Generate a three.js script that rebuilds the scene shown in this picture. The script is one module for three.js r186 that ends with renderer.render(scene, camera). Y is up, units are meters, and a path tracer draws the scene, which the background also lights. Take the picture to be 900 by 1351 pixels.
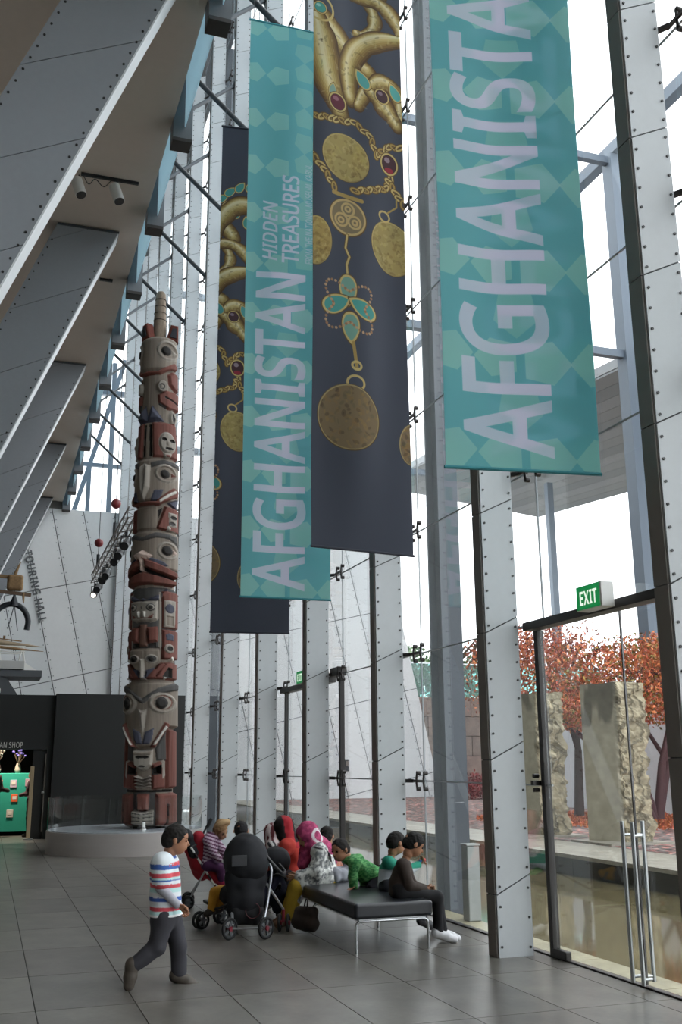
import * as THREE from 'three';
import { mergeGeometries, mergeVertices, toCreasedNormals } from 'three/addons/utils/BufferGeometryUtils.js';
import { RoundedBoxGeometry } from 'three/addons/geometries/RoundedBoxGeometry.js';

// ---------------------------------------------------------------- camera, sky, exposure
const V = (x, y, z) => new THREE.Vector3(x, y, z);
const scene = new THREE.Scene();
const renderer = new THREE.WebGLRenderer({ antialias: true });
renderer.toneMapping = THREE.LinearToneMapping;
renderer.toneMappingExposure = 4.0;
renderer.shadowMap.enabled = true;

const EYE = V(0, 1.6, 0), CX = 450, CY = 675.5;
const vpF = [-18, 1010], vpU = [415, -4600];                     // vanishing points of the glass wall and of the plumb lines
const FOC = Math.sqrt(-((vpF[0] - CX) * (vpU[0] - CX) + (vpF[1] - CY) * (vpU[1] - CY)));
const inCam = (x, y) => V(x - CX, CY - y, -FOC).normalize();
const aF = inCam(...vpF), aU = inCam(...vpU), aR = aF.clone().cross(aU);
const camera = new THREE.PerspectiveCamera(2 * Math.atan(675.5 / FOC) * 180 / Math.PI, 900 / 1351, 0.05, 400);
camera.position.copy(EYE);
camera.quaternion.setFromRotationMatrix(new THREE.Matrix4().set(
  aR.x, aR.y, aR.z, 0, aU.x, aU.y, aU.z, 0, -aF.x, -aF.y, -aF.z, 0, 0, 0, 0, 1));
scene.add(camera);
// overcast sky, one even white
scene.background = new THREE.Color().setRGB(0.98, 1.0, 1.03);
scene.backgroundIntensity = 1.0;

// a photo pixel gives a direction; the point lies where it meets a plane of the place
const ray = (x, y) => { const c = inCam(x, y); return V(aR.dot(c), aU.dot(c), -aF.dot(c)); };
const onX = (x, y, X) => { const d = ray(x, y); return EYE.clone().addScaledVector(d, (X - EYE.x) / d.x); };
const onY = (x, y, Y) => { const d = ray(x, y); return EYE.clone().addScaledVector(d, (Y - EYE.y) / d.y); };
const onZ = (x, y, Z) => { const d = ray(x, y); return EYE.clone().addScaledVector(d, (Z - EYE.z) / d.z); };

// ---------------------------------------------------------------- helpers
let seed = 12345;
const rnd = () => { seed = (seed * 1664525 + 1013904223) >>> 0; return seed / 4294967296; };
const rr = (a, b) => a + (b - a) * rnd();
const lerp = (a, b, t) => a + (b - a) * t;
const clamp = (x, a, b) => Math.min(b, Math.max(a, x));
const smooth = (a, b, x) => { const t = clamp((x - a) / (b - a), 0, 1); return t * t * (3 - 2 * t); };
const hash3 = (x, y, z) => { let h = Math.imul(x | 0, 374761393) ^ Math.imul(y | 0, 668265263) ^ Math.imul(z | 0, 2147483647 - 1274126177); h = Math.imul(h ^ (h >>> 13), 1274126177); return ((h ^ (h >>> 16)) >>> 0) / 4294967296; };
function noise(x, y = 0, z = 0) {
  const X = Math.floor(x), Y = Math.floor(y), Z = Math.floor(z), f = (t) => t * t * (3 - 2 * t), u = f(x - X), v = f(y - Y), w = f(z - Z), g = (a, b, c) => hash3(X + a, Y + b, Z + c);
  return lerp(lerp(lerp(g(0, 0, 0), g(1, 0, 0), u), lerp(g(0, 1, 0), g(1, 1, 0), u), v), lerp(lerp(g(0, 0, 1), g(1, 0, 1), u), lerp(g(0, 1, 1), g(1, 1, 1), u), v), w);
}
const fbm = (x, y, z = 0, n = 4) => { let s = 0, a = 0.5, t = 0; for (let i = 0; i < n; i++) { s += a * noise(x, y, z); t += a; x = x * 2.03 + 7; y = y * 2.03 + 3; z = z * 2.03; a *= 0.5; } return s / t; };

const taken = {};
const numbered = (n) => { const k = taken[n] = (taken[n] ?? -1) + 1; return k ? n + '_' + String(k).padStart(3, '0') : n; };
function mesh(name, geo, mat, parent) {
  const m = new THREE.Mesh(geo, mat); m.name = parent ? name : numbered(name); m.castShadow = m.receiveShadow = true;
  (parent ?? scene).add(m); return m;
}
function tag(o, label, category, group, kind) { o.userData.label = label; if (category) o.userData.category = category; if (group) o.userData.group = group; if (kind) o.userData.kind = kind; return o; }
function thing(name, label, category, pos = [0, 0, 0], turn = 0, group) {
  const o = new THREE.Group(); o.name = numbered(name); scene.add(o); o.position.set(...pos); o.rotation.y = turn;
  return tag(o, label, category, group);
}
function setting(name, label, category = 'structure') { const o = new THREE.Group(); o.name = name; scene.add(o); return tag(o, label, category, null, 'structure'); }
const stuff = (m) => { m.userData.kind = 'stuff'; return m; };

const strip = (g) => { if (g.index) g = g.toNonIndexed(); for (const k of Object.keys(g.attributes)) if (!['position', 'normal', 'uv', 'color'].includes(k)) g.deleteAttribute(k); return g; };
const merge = (list) => mergeGeometries(list.map(strip));
// uv in metres by the main direction of each face
function metric(g, s = 1) {
  g = strip(g); const p = g.attributes.position, uv = new Float32Array(p.count * 2), a = V(), b = V(), c = V(), n = V();
  for (let i = 0; i < p.count; i += 3) {
    a.fromBufferAttribute(p, i); b.fromBufferAttribute(p, i + 1); c.fromBufferAttribute(p, i + 2);
    n.subVectors(b, a).cross(c.clone().sub(a)); const x = Math.abs(n.x), y = Math.abs(n.y), z = Math.abs(n.z);
    [a, b, c].forEach((q, k) => { const [u, v] = y >= x && y >= z ? [q.x, q.z] : x >= z ? [q.z, q.y] : [q.x, q.y]; uv[(i + k) * 2] = u * s; uv[(i + k) * 2 + 1] = v * s; });
  }
  g.setAttribute('uv', new THREE.BufferAttribute(uv, 2)); return g;
}
const bx = (w, h, d, x = 0, y = 0, z = 0) => new THREE.BoxGeometry(w, h, d).translate(x, y, z);
const span = (x0, x1, y0, y1, z0, z1) => bx(Math.abs(x1 - x0), Math.abs(y1 - y0), Math.abs(z1 - z0), (x0 + x1) / 2, (y0 + y1) / 2, (z0 + z1) / 2);
const rb = (w, h, d, r, x = 0, y = 0, z = 0, s = 2) => new RoundedBoxGeometry(w, h, d, s, Math.min(r, w / 2 - 1e-4, h / 2 - 1e-4, d / 2 - 1e-4)).translate(x, y, z);
const UPV = V(0, 1, 0);
function bar(a, b, r, seg = 10, r2 = r) {
  const d = b.clone().sub(a), L = d.length(), g = new THREE.CylinderGeometry(r2, r, L, seg);
  g.applyQuaternion(new THREE.Quaternion().setFromUnitVectors(UPV, d.normalize())); return g.translate((a.x + b.x) / 2, (a.y + b.y) / 2, (a.z + b.z) / 2);
}
// a square-section beam between two points
function beam(a, b, w, h = w) {
  const d = b.clone().sub(a), L = d.length(), m = new THREE.Matrix4(), z = d.clone().normalize(), u = Math.abs(z.y) > 0.95 ? V(1, 0, 0) : UPV, x = u.clone().cross(z).normalize(), y = z.clone().cross(x);
  m.makeBasis(x, y, z).setPosition(a.clone().add(b).multiplyScalar(0.5)); return new THREE.BoxGeometry(w, h, L).applyMatrix4(m);
}
const tube = (pts, r, seg = 24, rad = 8, closed = false) => new THREE.TubeGeometry(new THREE.CatmullRomCurve3(pts, closed, 'catmullrom', 0.5), seg, r, rad, closed);
function prism(pts, depth, bevel = 0) {   // polygon in x,y extruded along +z
  const s = new THREE.Shape(pts.map((p) => new THREE.Vector2(p[0], p[1])));
  return new THREE.ExtrudeGeometry(s, { depth, bevelEnabled: bevel > 0, bevelThickness: bevel, bevelSize: bevel, bevelOffset: -bevel, bevelSegments: 1, curveSegments: 10 });
}
const sph = (r, x, y, z, sx = 1, sy = 1, sz = 1, n = 12) => new THREE.SphereGeometry(r, n, Math.ceil(n * 0.7)).scale(sx, sy, sz).translate(x, y, z);

// ---------------------------------------------------------------- textures and materials
function dataTex(n, fn, srgb = true) {
  const d = new Uint8ClampedArray(n * n * 4);
  for (let y = 0; y < n; y++) for (let x = 0; x < n; x++) { const c = fn(x / n, y / n), i = (y * n + x) * 4; d[i] = c[0]; d[i + 1] = c[1]; d[i + 2] = c[2]; d[i + 3] = 255; }
  const t = new THREE.DataTexture(new Uint8Array(d.buffer), n, n); t.wrapS = t.wrapT = THREE.RepeatWrapping; t.magFilter = THREE.LinearFilter; t.minFilter = THREE.LinearFilter; if (srgb) t.colorSpace = THREE.SRGBColorSpace; t.needsUpdate = true; return t;
}
const tileable = (f) => (x, y) => { const a = f(x, y), b = f(x - 1, y), c = f(x, y - 1), d = f(x - 1, y - 1); return lerp(lerp(a, b, x), lerp(c, d, x), y); };
const nz = (k, o, n = 4) => tileable((x, y) => fbm(x * k + o, y * k + o * 1.7, o, n));
const grey = (f) => (x, y) => { const v = f(x, y); return [v, v, v]; };
const n1 = nz(6, 3.1, 5), n2 = nz(40, 11, 3), n3 = nz(3, 21, 3);
const texConcrete = dataTex(512, (x, y) => { const v = 215 + 110 * (n1(x, y) - 0.5) + 40 * (n2(x, y) - 0.5); return [v, v, v * 0.985]; });
const texPaint = dataTex(256, grey((x, y) => 240 + 16 * (n3(x, y) - 0.5) + 8 * (n2(x, y) - 0.5)));
const texGravel = dataTex(256, (x, y) => { const a = n2(x, y), b = nz(70, 5, 2)(x, y), v = 118 + 330 * (a - 0.5) + 260 * (b - 0.5); return b > 0.58 ? [v + 25, v * 0.75, v * 0.7] : [v, v * 0.95, v * 0.93]; });
const texStone = dataTex(512, (x, y) => { const a = n1(x, y), b = n2(x, y), v = 205 + 90 * (a - 0.5) + 60 * (b - 0.5); return [v, v * 0.98, v * 0.93]; });
const texRough = dataTex(256, grey((x, y) => 128 + 150 * (n1(x, y) - 0.5) + 60 * (n2(x, y) - 0.5)), false);
const rep = (t, u, v = u) => { const c = t.clone(); c.repeat.set(u, v); c.needsUpdate = true; return c; };
const hex = (h) => new THREE.Color(h);
const M = (color, o = {}) => new THREE.MeshStandardMaterial({ color: typeof color === 'string' ? hex(color) : color, roughness: 0.6, metalness: 0, ...o });
const PM = (color, o = {}) => new THREE.MeshPhysicalMaterial({ color: hex(color), roughness: 0.5, ...o });

const mat = {
  panel: M('#c9ced1', { map: rep(texPaint, 0.5), roughness: 0.45 }),
  panelB: M('#c3c9cc', { map: rep(texPaint, 0.5), roughness: 0.45 }),
  fasciaDark: M('#78716b', { roughness: 0.45 }),
  core: M('#4a4b4b', { roughness: 0.7 }),
  bolt: M('#3a3a3a', { roughness: 0.4, metalness: 0.6 }),
  strut: M('#979ca2', { map: rep(texPaint, 0.5), roughness: 0.5 }),
  strutEdge: M('#dfe3e6', { roughness: 0.5 }),
  seam: M('#4d5054', { roughness: 0.8 }),
  soffit: M('#d9cfc4', { map: rep(texPaint, 0.25), roughness: 0.8 }),
  backWall: [M('#e3e6e7', { map: rep(texPaint, 0.3), roughness: 0.5 }), M('#dde1e3', { map: rep(texPaint, 0.3), roughness: 0.5 }), M('#e8eaeb', { map: rep(texPaint, 0.3), roughness: 0.5 })],
  plaster: M('#8c8984', { roughness: 0.85 }),
  black: M('#131616', { roughness: 0.55 }),
  steelBlue: M('#5d6976', { roughness: 0.5, metalness: 0.1 }),
  steelDark: M('#40474f', { roughness: 0.45, metalness: 0.1 }),
  post: M('#686d72', { roughness: 0.5 }),
  postFoot: M('#33302f', { roughness: 0.5 }),
  rod: M('#3a3d40', { roughness: 0.4, metalness: 0.4 }),
  spider: M('#3a3736', { roughness: 0.35, metalness: 0.6 }),
  sealant: M('#a9b0b5', { roughness: 0.6 }),
  frame: M('#322f2e', { roughness: 0.4, metalness: 0.3 }),
  chrome: M('#c6c9cb', { roughness: 0.16, metalness: 1 }),
  brushed: M('#b4b8ba', { roughness: 0.28, metalness: 1 }),
  glass: PM('#f7f9f9', { transmission: 1, thickness: 0, roughness: 0, ior: 1.5 }),
  glassTeal: PM('#a9d6d2', { transmission: 1, thickness: 0, roughness: 0.02, ior: 1.5 }),
  glassBlue: PM('#d3e9f2', { transmission: 0.75, thickness: 0, roughness: 1, ior: 1.3 }),
  acrylic: PM('#f4f7f7', { transmission: 1, thickness: 0, roughness: 0, ior: 1.45 }),
  joint: M('#2f2d2b', { roughness: 0.9 }),
  tile: ['#7b7771', '#7e7a74', '#77736e', '#827e78', '#746f6a', '#7c7873'].map((c) => M(c, { map: rep(texConcrete, 0.8), roughness: 0.3 })),
  water: M('#7d755a', { map: rep(texStone, 0.25), roughness: 0.06 }),
  cream: M('#bdb9a0', { map: rep(texStone, 0.6), roughness: 0.35 }),
  coping: M('#b5b3ad', { map: rep(texStone, 0.7), roughness: 0.5 }),
  darkStone: M('#2b2d2e', { map: rep(texStone, 0.7), roughness: 0.25 }),
  gravel: M('#f0e6e2', { map: rep(texGravel, 0.22), roughness: 0.95, bumpMap: rep(texGravel, 0.22), bumpScale: 0.03 }),
  fence: M('#e6ebef', { map: rep(texPaint, 0.4), roughness: 0.6 }),
  paving: M('#8d8b86', { map: rep(texConcrete, 0.4), roughness: 0.8 }),
  rubber: M('#1a1a1b', { roughness: 0.75 }),
  blackPlastic: M('#202124', { roughness: 0.45 }),
  white: M('#e4e4e0', { roughness: 0.5 }),
};
// ---------------------------------------------------------------- the setting: floor
const GX = 4.67, TOP = 22, BACK = -39, REAR = 8, LEFT = -10, SOF = 11.5;
{
  const f = setting('floor', 'grey polished stone floor laid in long rectangular tiles', 'floor');
  mesh('floor_bed', span(LEFT, GX - 0.02, -0.3, -0.006, REAR, BACK), mat.joint, f);
  const geos = new Map(), G = 0.0035;
  for (let i = -5; ; i++) {
    const x0 = 0.431 + 0.667 * i, x1 = Math.min(x0 + 0.667, GX - 0.03); if (x0 > GX - 0.1) break;
    for (let j = -12; j < 8; j++) {
      const w = x1 - x0 - 2 * G, key = w.toFixed(3);
      if (!geos.has(key)) geos.set(key, [0, 1, 2, 3].map((k) => { const g = metric(bx(w, 0.02, 1.2 - 2 * G)), uv = g.attributes.uv; for (let n = 0; n < uv.count; n++) uv.setXY(n, uv.getX(n) + k * 0.37, uv.getY(n) + k * 0.61); return g; }));
      const t = mesh('tile', geos.get(key)[Math.floor(rnd() * 4)], mat.tile[Math.floor(rnd() * 6)], f);
      t.position.set((x0 + x1) / 2, -0.01, -12.4 + 1.2 * (j + 0.5));
    }
  }
  // beyond the reach of single tiles the floor goes on in one piece
  const farFloor = mesh('paving_field', metric(merge([span(LEFT, -2.91, -0.02, 0, REAR, BACK), span(-2.9, GX - 0.03, -0.02, 0, -26.81, BACK), span(-2.9, GX - 0.03, -0.02, 0, REAR, -2.79)])), mat.tile[1], f);
  mesh('threshold', span(GX - 0.028, GX + 0.03, -0.3, 0.012, REAR, BACK), mat.frame, f);
}
// ---------------------------------------------------------------- enclosing walls, ceiling, roof
{
  const w = tag(mesh('wall_left', metric(span(LEFT - 0.3, LEFT, 0, TOP, REAR, BACK - 0.3)), mat.plaster), 'pale plaster wall closing the far left of the hall', 'wall', null, 'structure');
  tag(mesh('wall_front', metric(span(LEFT - 0.3, GX + 0.1, 0, TOP, REAR, REAR + 0.3)), mat.plaster), 'pale plaster end wall of the hall behind the visitor', 'wall', null, 'structure');
  tag(mesh('roof', span(LEFT - 0.3, GX + 0.6, TOP, TOP + 0.4, REAR + 0.3, BACK - 0.6), mat.post), 'grey roof slab high above the glass wall', 'roof', null, 'structure');
  tag(mesh('ceiling', metric(span(LEFT, 2.06, SOF, SOF + 0.35, REAR, BACK)), mat.soffit), 'wide flat beige soffit above the hall', 'ceiling', null, 'structure');
}
const finZ = (k) => (k === 0 ? -5.5 : -8.18 - 2.775 * (k - 1));
const FINS = 13;
// clip a polygon to the half plane a x + b y <= c
function clip(poly, a, b, c) {
  const out = [];
  poly.forEach((p, i) => { const q = poly[(i + 1) % poly.length], dp = a * p[0] + b * p[1] - c, dq = a * q[0] + b * q[1] - c; if (dp <= 0) out.push(p); if (dp * dq < 0) { const t = dp / (dp - dq); out.push([lerp(p[0], q[0], t), lerp(p[1], q[1], t)]); } });
  return out;
}
{ // far wall: a tilted grid of metal panels that runs on outdoors past the glass
  const w = setting('wall_back', 'pale grey far wall of tilted riveted metal panels', 'wall');
  const th = 13.5 * Math.PI / 180, c = Math.cos(th), s = Math.sin(th), U = (p) => p.x * c + p.y * s, W = (p) => -p.x * s + p.y * c;
  const u0 = U(onZ(114, 913, BACK)), du = U(onZ(156, 913, BACK)) - u0, v0 = W(onZ(85, 772, BACK)), dv = v0 - W(onZ(112, 889, BACK));
  const edge = onZ(583, 1055, BACK), eTop = onZ(548, 900, BACK), en = [edge.y - eTop.y, eTop.x - edge.x].map((v) => -v), ec = en[0] * edge.x + en[1] * edge.y;
  const region = (p) => { p = clip(p, -1, 0, 3); p = clip(p, 0, -1, 0); p = clip(p, 0, 1, 11.2); return clip(p, en[0], en[1], ec); };
  const backing = region([[-3, 0], [22, 0], [22, 11.2], [-3, 11.2]]);
  mesh('backing', prism(backing, 0.1).translate(0, 0, BACK - 0.14), mat.seam, w);
  mesh('upper_infill', span(LEFT, 2.05, 0, TOP, BACK - 0.3, BACK - 0.14), mat.plaster, w);
  const bolts = [];
  for (let i = -6; i < 22; i++) for (let j = -8; j < 8; j++) {
    const g = 0.015, a = u0 + i * du + g, b = u0 + (i + 1) * du - g, d = v0 + j * dv + g, e = v0 + (j + 1) * dv - g;
    const P = (u, v) => [u * c - v * s, u * s + v * c];
    const poly = region([P(a, d), P(b, d), P(b, e), P(a, e)]);
    if (poly.length < 3) continue;
    mesh('wall_panel', metric(prism(poly, 0.04).translate(0, 0, BACK - 0.04)), mat.backWall[(i * 7 + j * 3 + 60) % 3], w);
    for (let v = d + 0.15; v < e; v += 0.3) for (const u of [a + 0.06, b - 0.06]) { const q = P(u, v); if (q[1] > 0.1 && q[1] < 11.1 && en[0] * q[0] + en[1] * q[1] < ec - 0.1 && q[0] > -3) bolts.push(bx(0.032, 0.032, 0.02, q[0], q[1], BACK + 0.008)); }
  }
  stuff(mesh('rivets', merge(bolts), mat.post, w));
}
// ---------------------------------------------------------------- glass wall: panes between the columns
const LEVELS = [0.015, 1.4, 2.83]; while (LEVELS.at(-1) < TOP - 1) LEVELS.push(LEVELS.at(-1) + 1.44);
const joinZ = (k) => finZ(k) + 0.24;
{
  const w = setting('wall_right', 'tall glass wall of clear frameless panes', 'wall');
  const geos = new Map(), joints = [];
  const pane = (y0, y1, z0, z1) => { const key = (y1 - y0).toFixed(2) + (z0 - z1).toFixed(2); if (!geos.has(key)) geos.set(key, bx(0.012, y1 - y0 - 0.014, z0 - z1 - 0.014)); const m = mesh('pane', geos.get(key), mat.glass, w); m.position.set(GX, (y0 + y1) / 2, (z0 + z1) / 2); m.castShadow = false; };
  const ks = []; for (let k = -5; k <= FINS; k++) ks.push(k);
  ks.forEach((k, n) => {
    if (n === 0) return; const z0 = k - 1 < 0 ? finZ(0) + 0.24 - 2.775 * (k - 1) : joinZ(k - 1), z1 = k < 0 ? finZ(0) + 0.24 - 2.775 * k : joinZ(k);
    for (let l = 0; l < LEVELS.length - 1; l++) {
      if (k === 1 && l < 2) continue;                              // the door bay
      pane(LEVELS[l], LEVELS[l + 1], z0, z1);
      if (z1 < -3.5) joints.push(span(GX - 0.007, GX + 0.007, LEVELS[l + 1] - 0.007, LEVELS[l + 1] + 0.007, z0, z1));
    }
    if (z1 < -3.5) joints.push(span(GX - 0.007, GX + 0.007, k === 1 ? 2.85 : 0.015, LEVELS.at(-1), z1 - 0.007, z1 + 0.007));
  });
  mesh('glazing_seal', merge(joints), mat.sealant, w);
  // end glazing over the far wall
  for (let l = 0; l < 5; l++) { const m = mesh('pane', bx(2.3, 2.1, 0.012), mat.glass, w); m.position.set(3.5, 11.2 + 2.12 * (l + 0.5), BACK - 0.1); m.castShadow = false; }
}
// ---------------------------------------------------------------- clerestory over the soffit edge: posts and blue panes
{
  const w = setting('window_1', 'clerestory of blue tinted panes between grey posts at the soffit edge', 'window');
  const pg = bx(0.3, TOP - 11.16, 0.3), fg = bx(0.3, 0.06, 0.3), bg = bx(0.014, 3.4, 2.44), rodA = V(2.33, 14.85, 0);
  for (let j = -4; j < 11; j++) {
    const z = -11.13 - 2.775 * j;
    const p = mesh('post', pg, mat.post, w); p.position.set(2.2, (TOP + 11.16) / 2, z - 0.15);
    const f = mesh('post_foot', fg, mat.postFoot, w); f.position.set(2.2, 11.13, z - 0.15);
    for (let l = 0; l < 3; l++) { const b = mesh('pane', bg, mat.glassBlue, w); b.position.set(2.23, 11.35 + 1.7 + l * 3.42, z - 0.3 - 1.24); b.castShadow = false; }
  }
}
// ---------------------------------------------------------------- white clad columns along the glass
{
  const W = 0.328, H = 1.12, R = 0.16, T = 0.15, X0 = 4.2;
  const pg = metric(prism([[0, 0.006], [W, R + 0.006], [W, H + R - 0.006], [0, H - 0.006]], 0.016));
  const first = metric(prism([[0, 0], [W, 0], [W, R + 0.494], [0, 0.494]], 0.016));
  const eg = metric(span(-0.014, 0, 0.004, H - 0.004, 0, -T)), ef = metric(span(-0.014, 0, 0, 0.494, 0, -T));
  const core = span(0, W, 0, TOP, -0.002, -T + 0.002);
  const bolt = new THREE.CylinderGeometry(0.011, 0.011, 0.012, 8).rotateX(Math.PI / 2);
  const bolts = []; const nb = 18;
  for (let l = -1; l < nb; l++) { const y0 = l < 0 ? 0 : 0.5 + l * H, y1 = l < 0 ? 0.5 : y0 + H, n = l < 0 ? 3 : 7; for (let i = 0; i < n; i++) { const t = (i + 0.22) / (n - 0.56); bolts.push(bolt.clone().translate(0.028, lerp(y0 + (l < 0 ? 0.05 : 0.03), y1 - 0.06, t > 1 ? 1 : t), 0.018), bolt.clone().translate(W - 0.028, lerp(y0 + (l < 0 ? 0.02 : R + 0.02), y1 + R - 0.06, t > 1 ? 1 : t), 0.018)); } }
  const bg = merge(bolts);
  // point fixing: an arm from the column and two four-fingered spiders that hold the pane corners
  const arm = [beam(V(W, 0, -0.06), V(GX - X0 - 0.06, 0, 0.06), 0.03, 0.04), beam(V(GX - X0 - 0.06, 0, 0.02), V(GX - X0 - 0.06, 0, 0.35), 0.024, 0.028)];
  for (const z of [0.14, 0.34]) for (const sy of [-1, 1]) { arm.push(bar(V(GX - X0 - 0.06, 0, z), V(GX - X0 - 0.05, sy * 0.085, z), 0.013, 6)); arm.push(bar(V(GX - X0 - 0.055, sy * 0.085, z), V(GX - X0 - 0.012, sy * 0.085, z), 0.024, 10)); }
  const sg = merge(arm);
  for (let k = -2; k < FINS; k++) {
    const z = k < 0 ? finZ(0) - 2.775 * k : finZ(k);
    const label = k === 0 ? 'white riveted column with a wide dark edge on the pull-bar side of the door' : k === 1 ? 'white riveted column between the glass door and the bench' : k === 2 ? 'white riveted column directly behind the boy in brown' : k === 3 ? 'white riveted column behind the woman in the pink headscarf' : k === 4 ? 'white riveted column behind the black stroller, under the small exit sign' : 'slim white riveted column standing in the row along the glass wall';
    const c = thing('clad_column', label, 'column', [X0, 0, z], 0, 'white columns along the glass wall');
    mesh('core', core, mat.core, c);
    const add = (n, g, m, y) => { const o = mesh(n, g, m, c); o.position.y = y; return o; };
    add('panel', first, mat.panel, 0); add('edge_panel', ef, mat.fasciaDark, 0);
    for (let l = 0; l < nb; l++) { add('panel', pg, (l + k) % 3 ? mat.panel : mat.panelB, 0.5 + l * H); add('edge_panel', eg, mat.fasciaDark, 0.5 + l * H); }
    stuff(mesh('bolts', bg, mat.bolt, c));
    LEVELS.forEach((y, l) => { if (l && l < LEVELS.length - 1 && !(k === 1 && l < 3) && !(k === 0 && l === 2)) add('spider_fitting', sg, mat.spider, y); });
  }
}
{ // dark bracing struts from the clerestory posts to the columns
  for (let k = 2; k < FINS; k++) {
    const z = finZ(k) - 0.1;
    const o = thing('bracing_strut', 'thin dark steel strut sloping from clerestory post down to white column', 'strut', [2.34, 14.85, z], 0, 'lower bracing struts');
    mesh('rod', bar(V(0.03, -0.08, 0), V(1.84, -1.7, 0), 0.05, 8), mat.rod, o); mesh('end_plate', bx(0.03, 0.16, 0.12, 1.84, -1.7, 0), mat.rod, o);
    const q = thing('bracing_strut', 'grey steel strut rising from clerestory post up to white column', 'strut', [2.34, 14.85, z], 0, 'upper bracing struts');
    mesh('rod', bar(V(0.03, 0.08, 0), V(1.84, 1.65, 0), 0.045, 8), mat.post, q); mesh('end_plate', bx(0.03, 0.16, 0.12, 1.84, 1.65, 0), mat.rod, q);
  }
}
{ // raking grey struts that hold the soffit
  const S = 2.5, W = 1.13, T = 0.42, P = 1.5, RISE = 0.7;
  const right = (y) => 1.66 - (SOF - y) / S;
  const pts = (y0, y1) => [[right(y0) - W, y0], [right(y0 + RISE), y0 + RISE], [right(y1 + RISE), y1 + RISE], [right(y1) - W, y1]];
  const pg = metric(prism(pts(0.006, P - 0.006), 0.02));
  const core = prism([[right(0) - W + 0.01, 0], [right(0) - 0.01, 0], [right(SOF) - 0.01, SOF], [right(SOF) - W + 0.01, SOF]], T - 0.005);
  const edge = prism([[right(0) - 0.01, 0], [right(0) + 0.012, 0], [right(SOF) + 0.012, SOF], [right(SOF) - 0.01, SOF]], T + 0.02);
  const bolts = [], bolt = new THREE.CylinderGeometry(0.016, 0.016, 0.012, 8).rotateX(Math.PI / 2);
  for (let y = 0.1; y < SOF - 0.2; y += 0.175) bolts.push(bolt.clone().translate(right(y) - 0.06, y, 0.02), bolt.clone().translate(right(y) - W + 0.06, y, 0.02));
  const bg = merge(bolts);
  for (let k = -1; k < 5; k++) {
    const z = -10.82 - 6.9 * k; if (z < BACK) break;
    const o = thing('raking_strut', k === 0 ? 'broadest grey leaning strut, riveted, in front of the soffit light track' : k === 1 ? 'grey leaning strut whose head meets the soffit just beyond the light track' : 'grey panelled strut with a pale edge leaning up to the soffit', 'strut', [0, 0, z], 0, 'leaning struts under the soffit');
    mesh('core', core.clone().translate(0, 0, -T), mat.core, o); mesh('edge_trim', edge.clone().translate(0, 0, -T), mat.strutEdge, o);
    for (let y = -P * 0.6; y < SOF - 0.02; y += P) {
      let poly = pts(y + 0.007, y + P - 0.007); poly = clip(clip(poly, 0, 1, SOF - 0.004), 0, -1, 0); if (poly.length < 3) continue;
      mesh('panel', metric(prism(poly, 0.018)), mat.strut, o);
    }
    stuff(mesh('bolts', bg, mat.bolt, o));
    o.scale.y = 0.9985; mesh('head_trim', span(right(SOF) - W, right(SOF), SOF - 0.05, SOF - 0.003, 0.022, -T), mat.seam, o);
  }
}
// ---------------------------------------------------------------- the glass door
function exitSign(pos, label, small) {
  const o = thing('exit_sign', label, 'exit sign', pos);
  mesh('housing', rb(0.12, 0.2, 0.36, 0.008, 0.07, 0, 0), mat.white, o);
  const cv = document.createElement('canvas'); cv.width = 384; cv.height = 224; const g = cv.getContext('2d');
  g.fillStyle = '#0d7a3e'; g.fillRect(0, 0, 384, 224); g.fillStyle = '#eefbe9'; g.font = 'bold 190px sans-serif'; g.textAlign = 'center'; g.textBaseline = 'middle';
  g.save(); g.translate(192, 118); g.scale(300 / g.measureText('EXIT').width, 1); g.fillText('EXIT', 0, 0); g.restore();
  const t = new THREE.CanvasTexture(cv); t.colorSpace = THREE.SRGBColorSpace;
  const face = mesh('sign_face', new THREE.PlaneGeometry(0.33, 0.185).rotateY(-Math.PI / 2).translate(0.008, 0, -0.005), new THREE.MeshStandardMaterial({ map: t, emissiveMap: t, emissive: hex('#ffffff'), emissiveIntensity: 0.22, roughness: 0.4 }), o);
  face.userData.label = 'green face lettered EXIT';
  return o;
}
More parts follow.
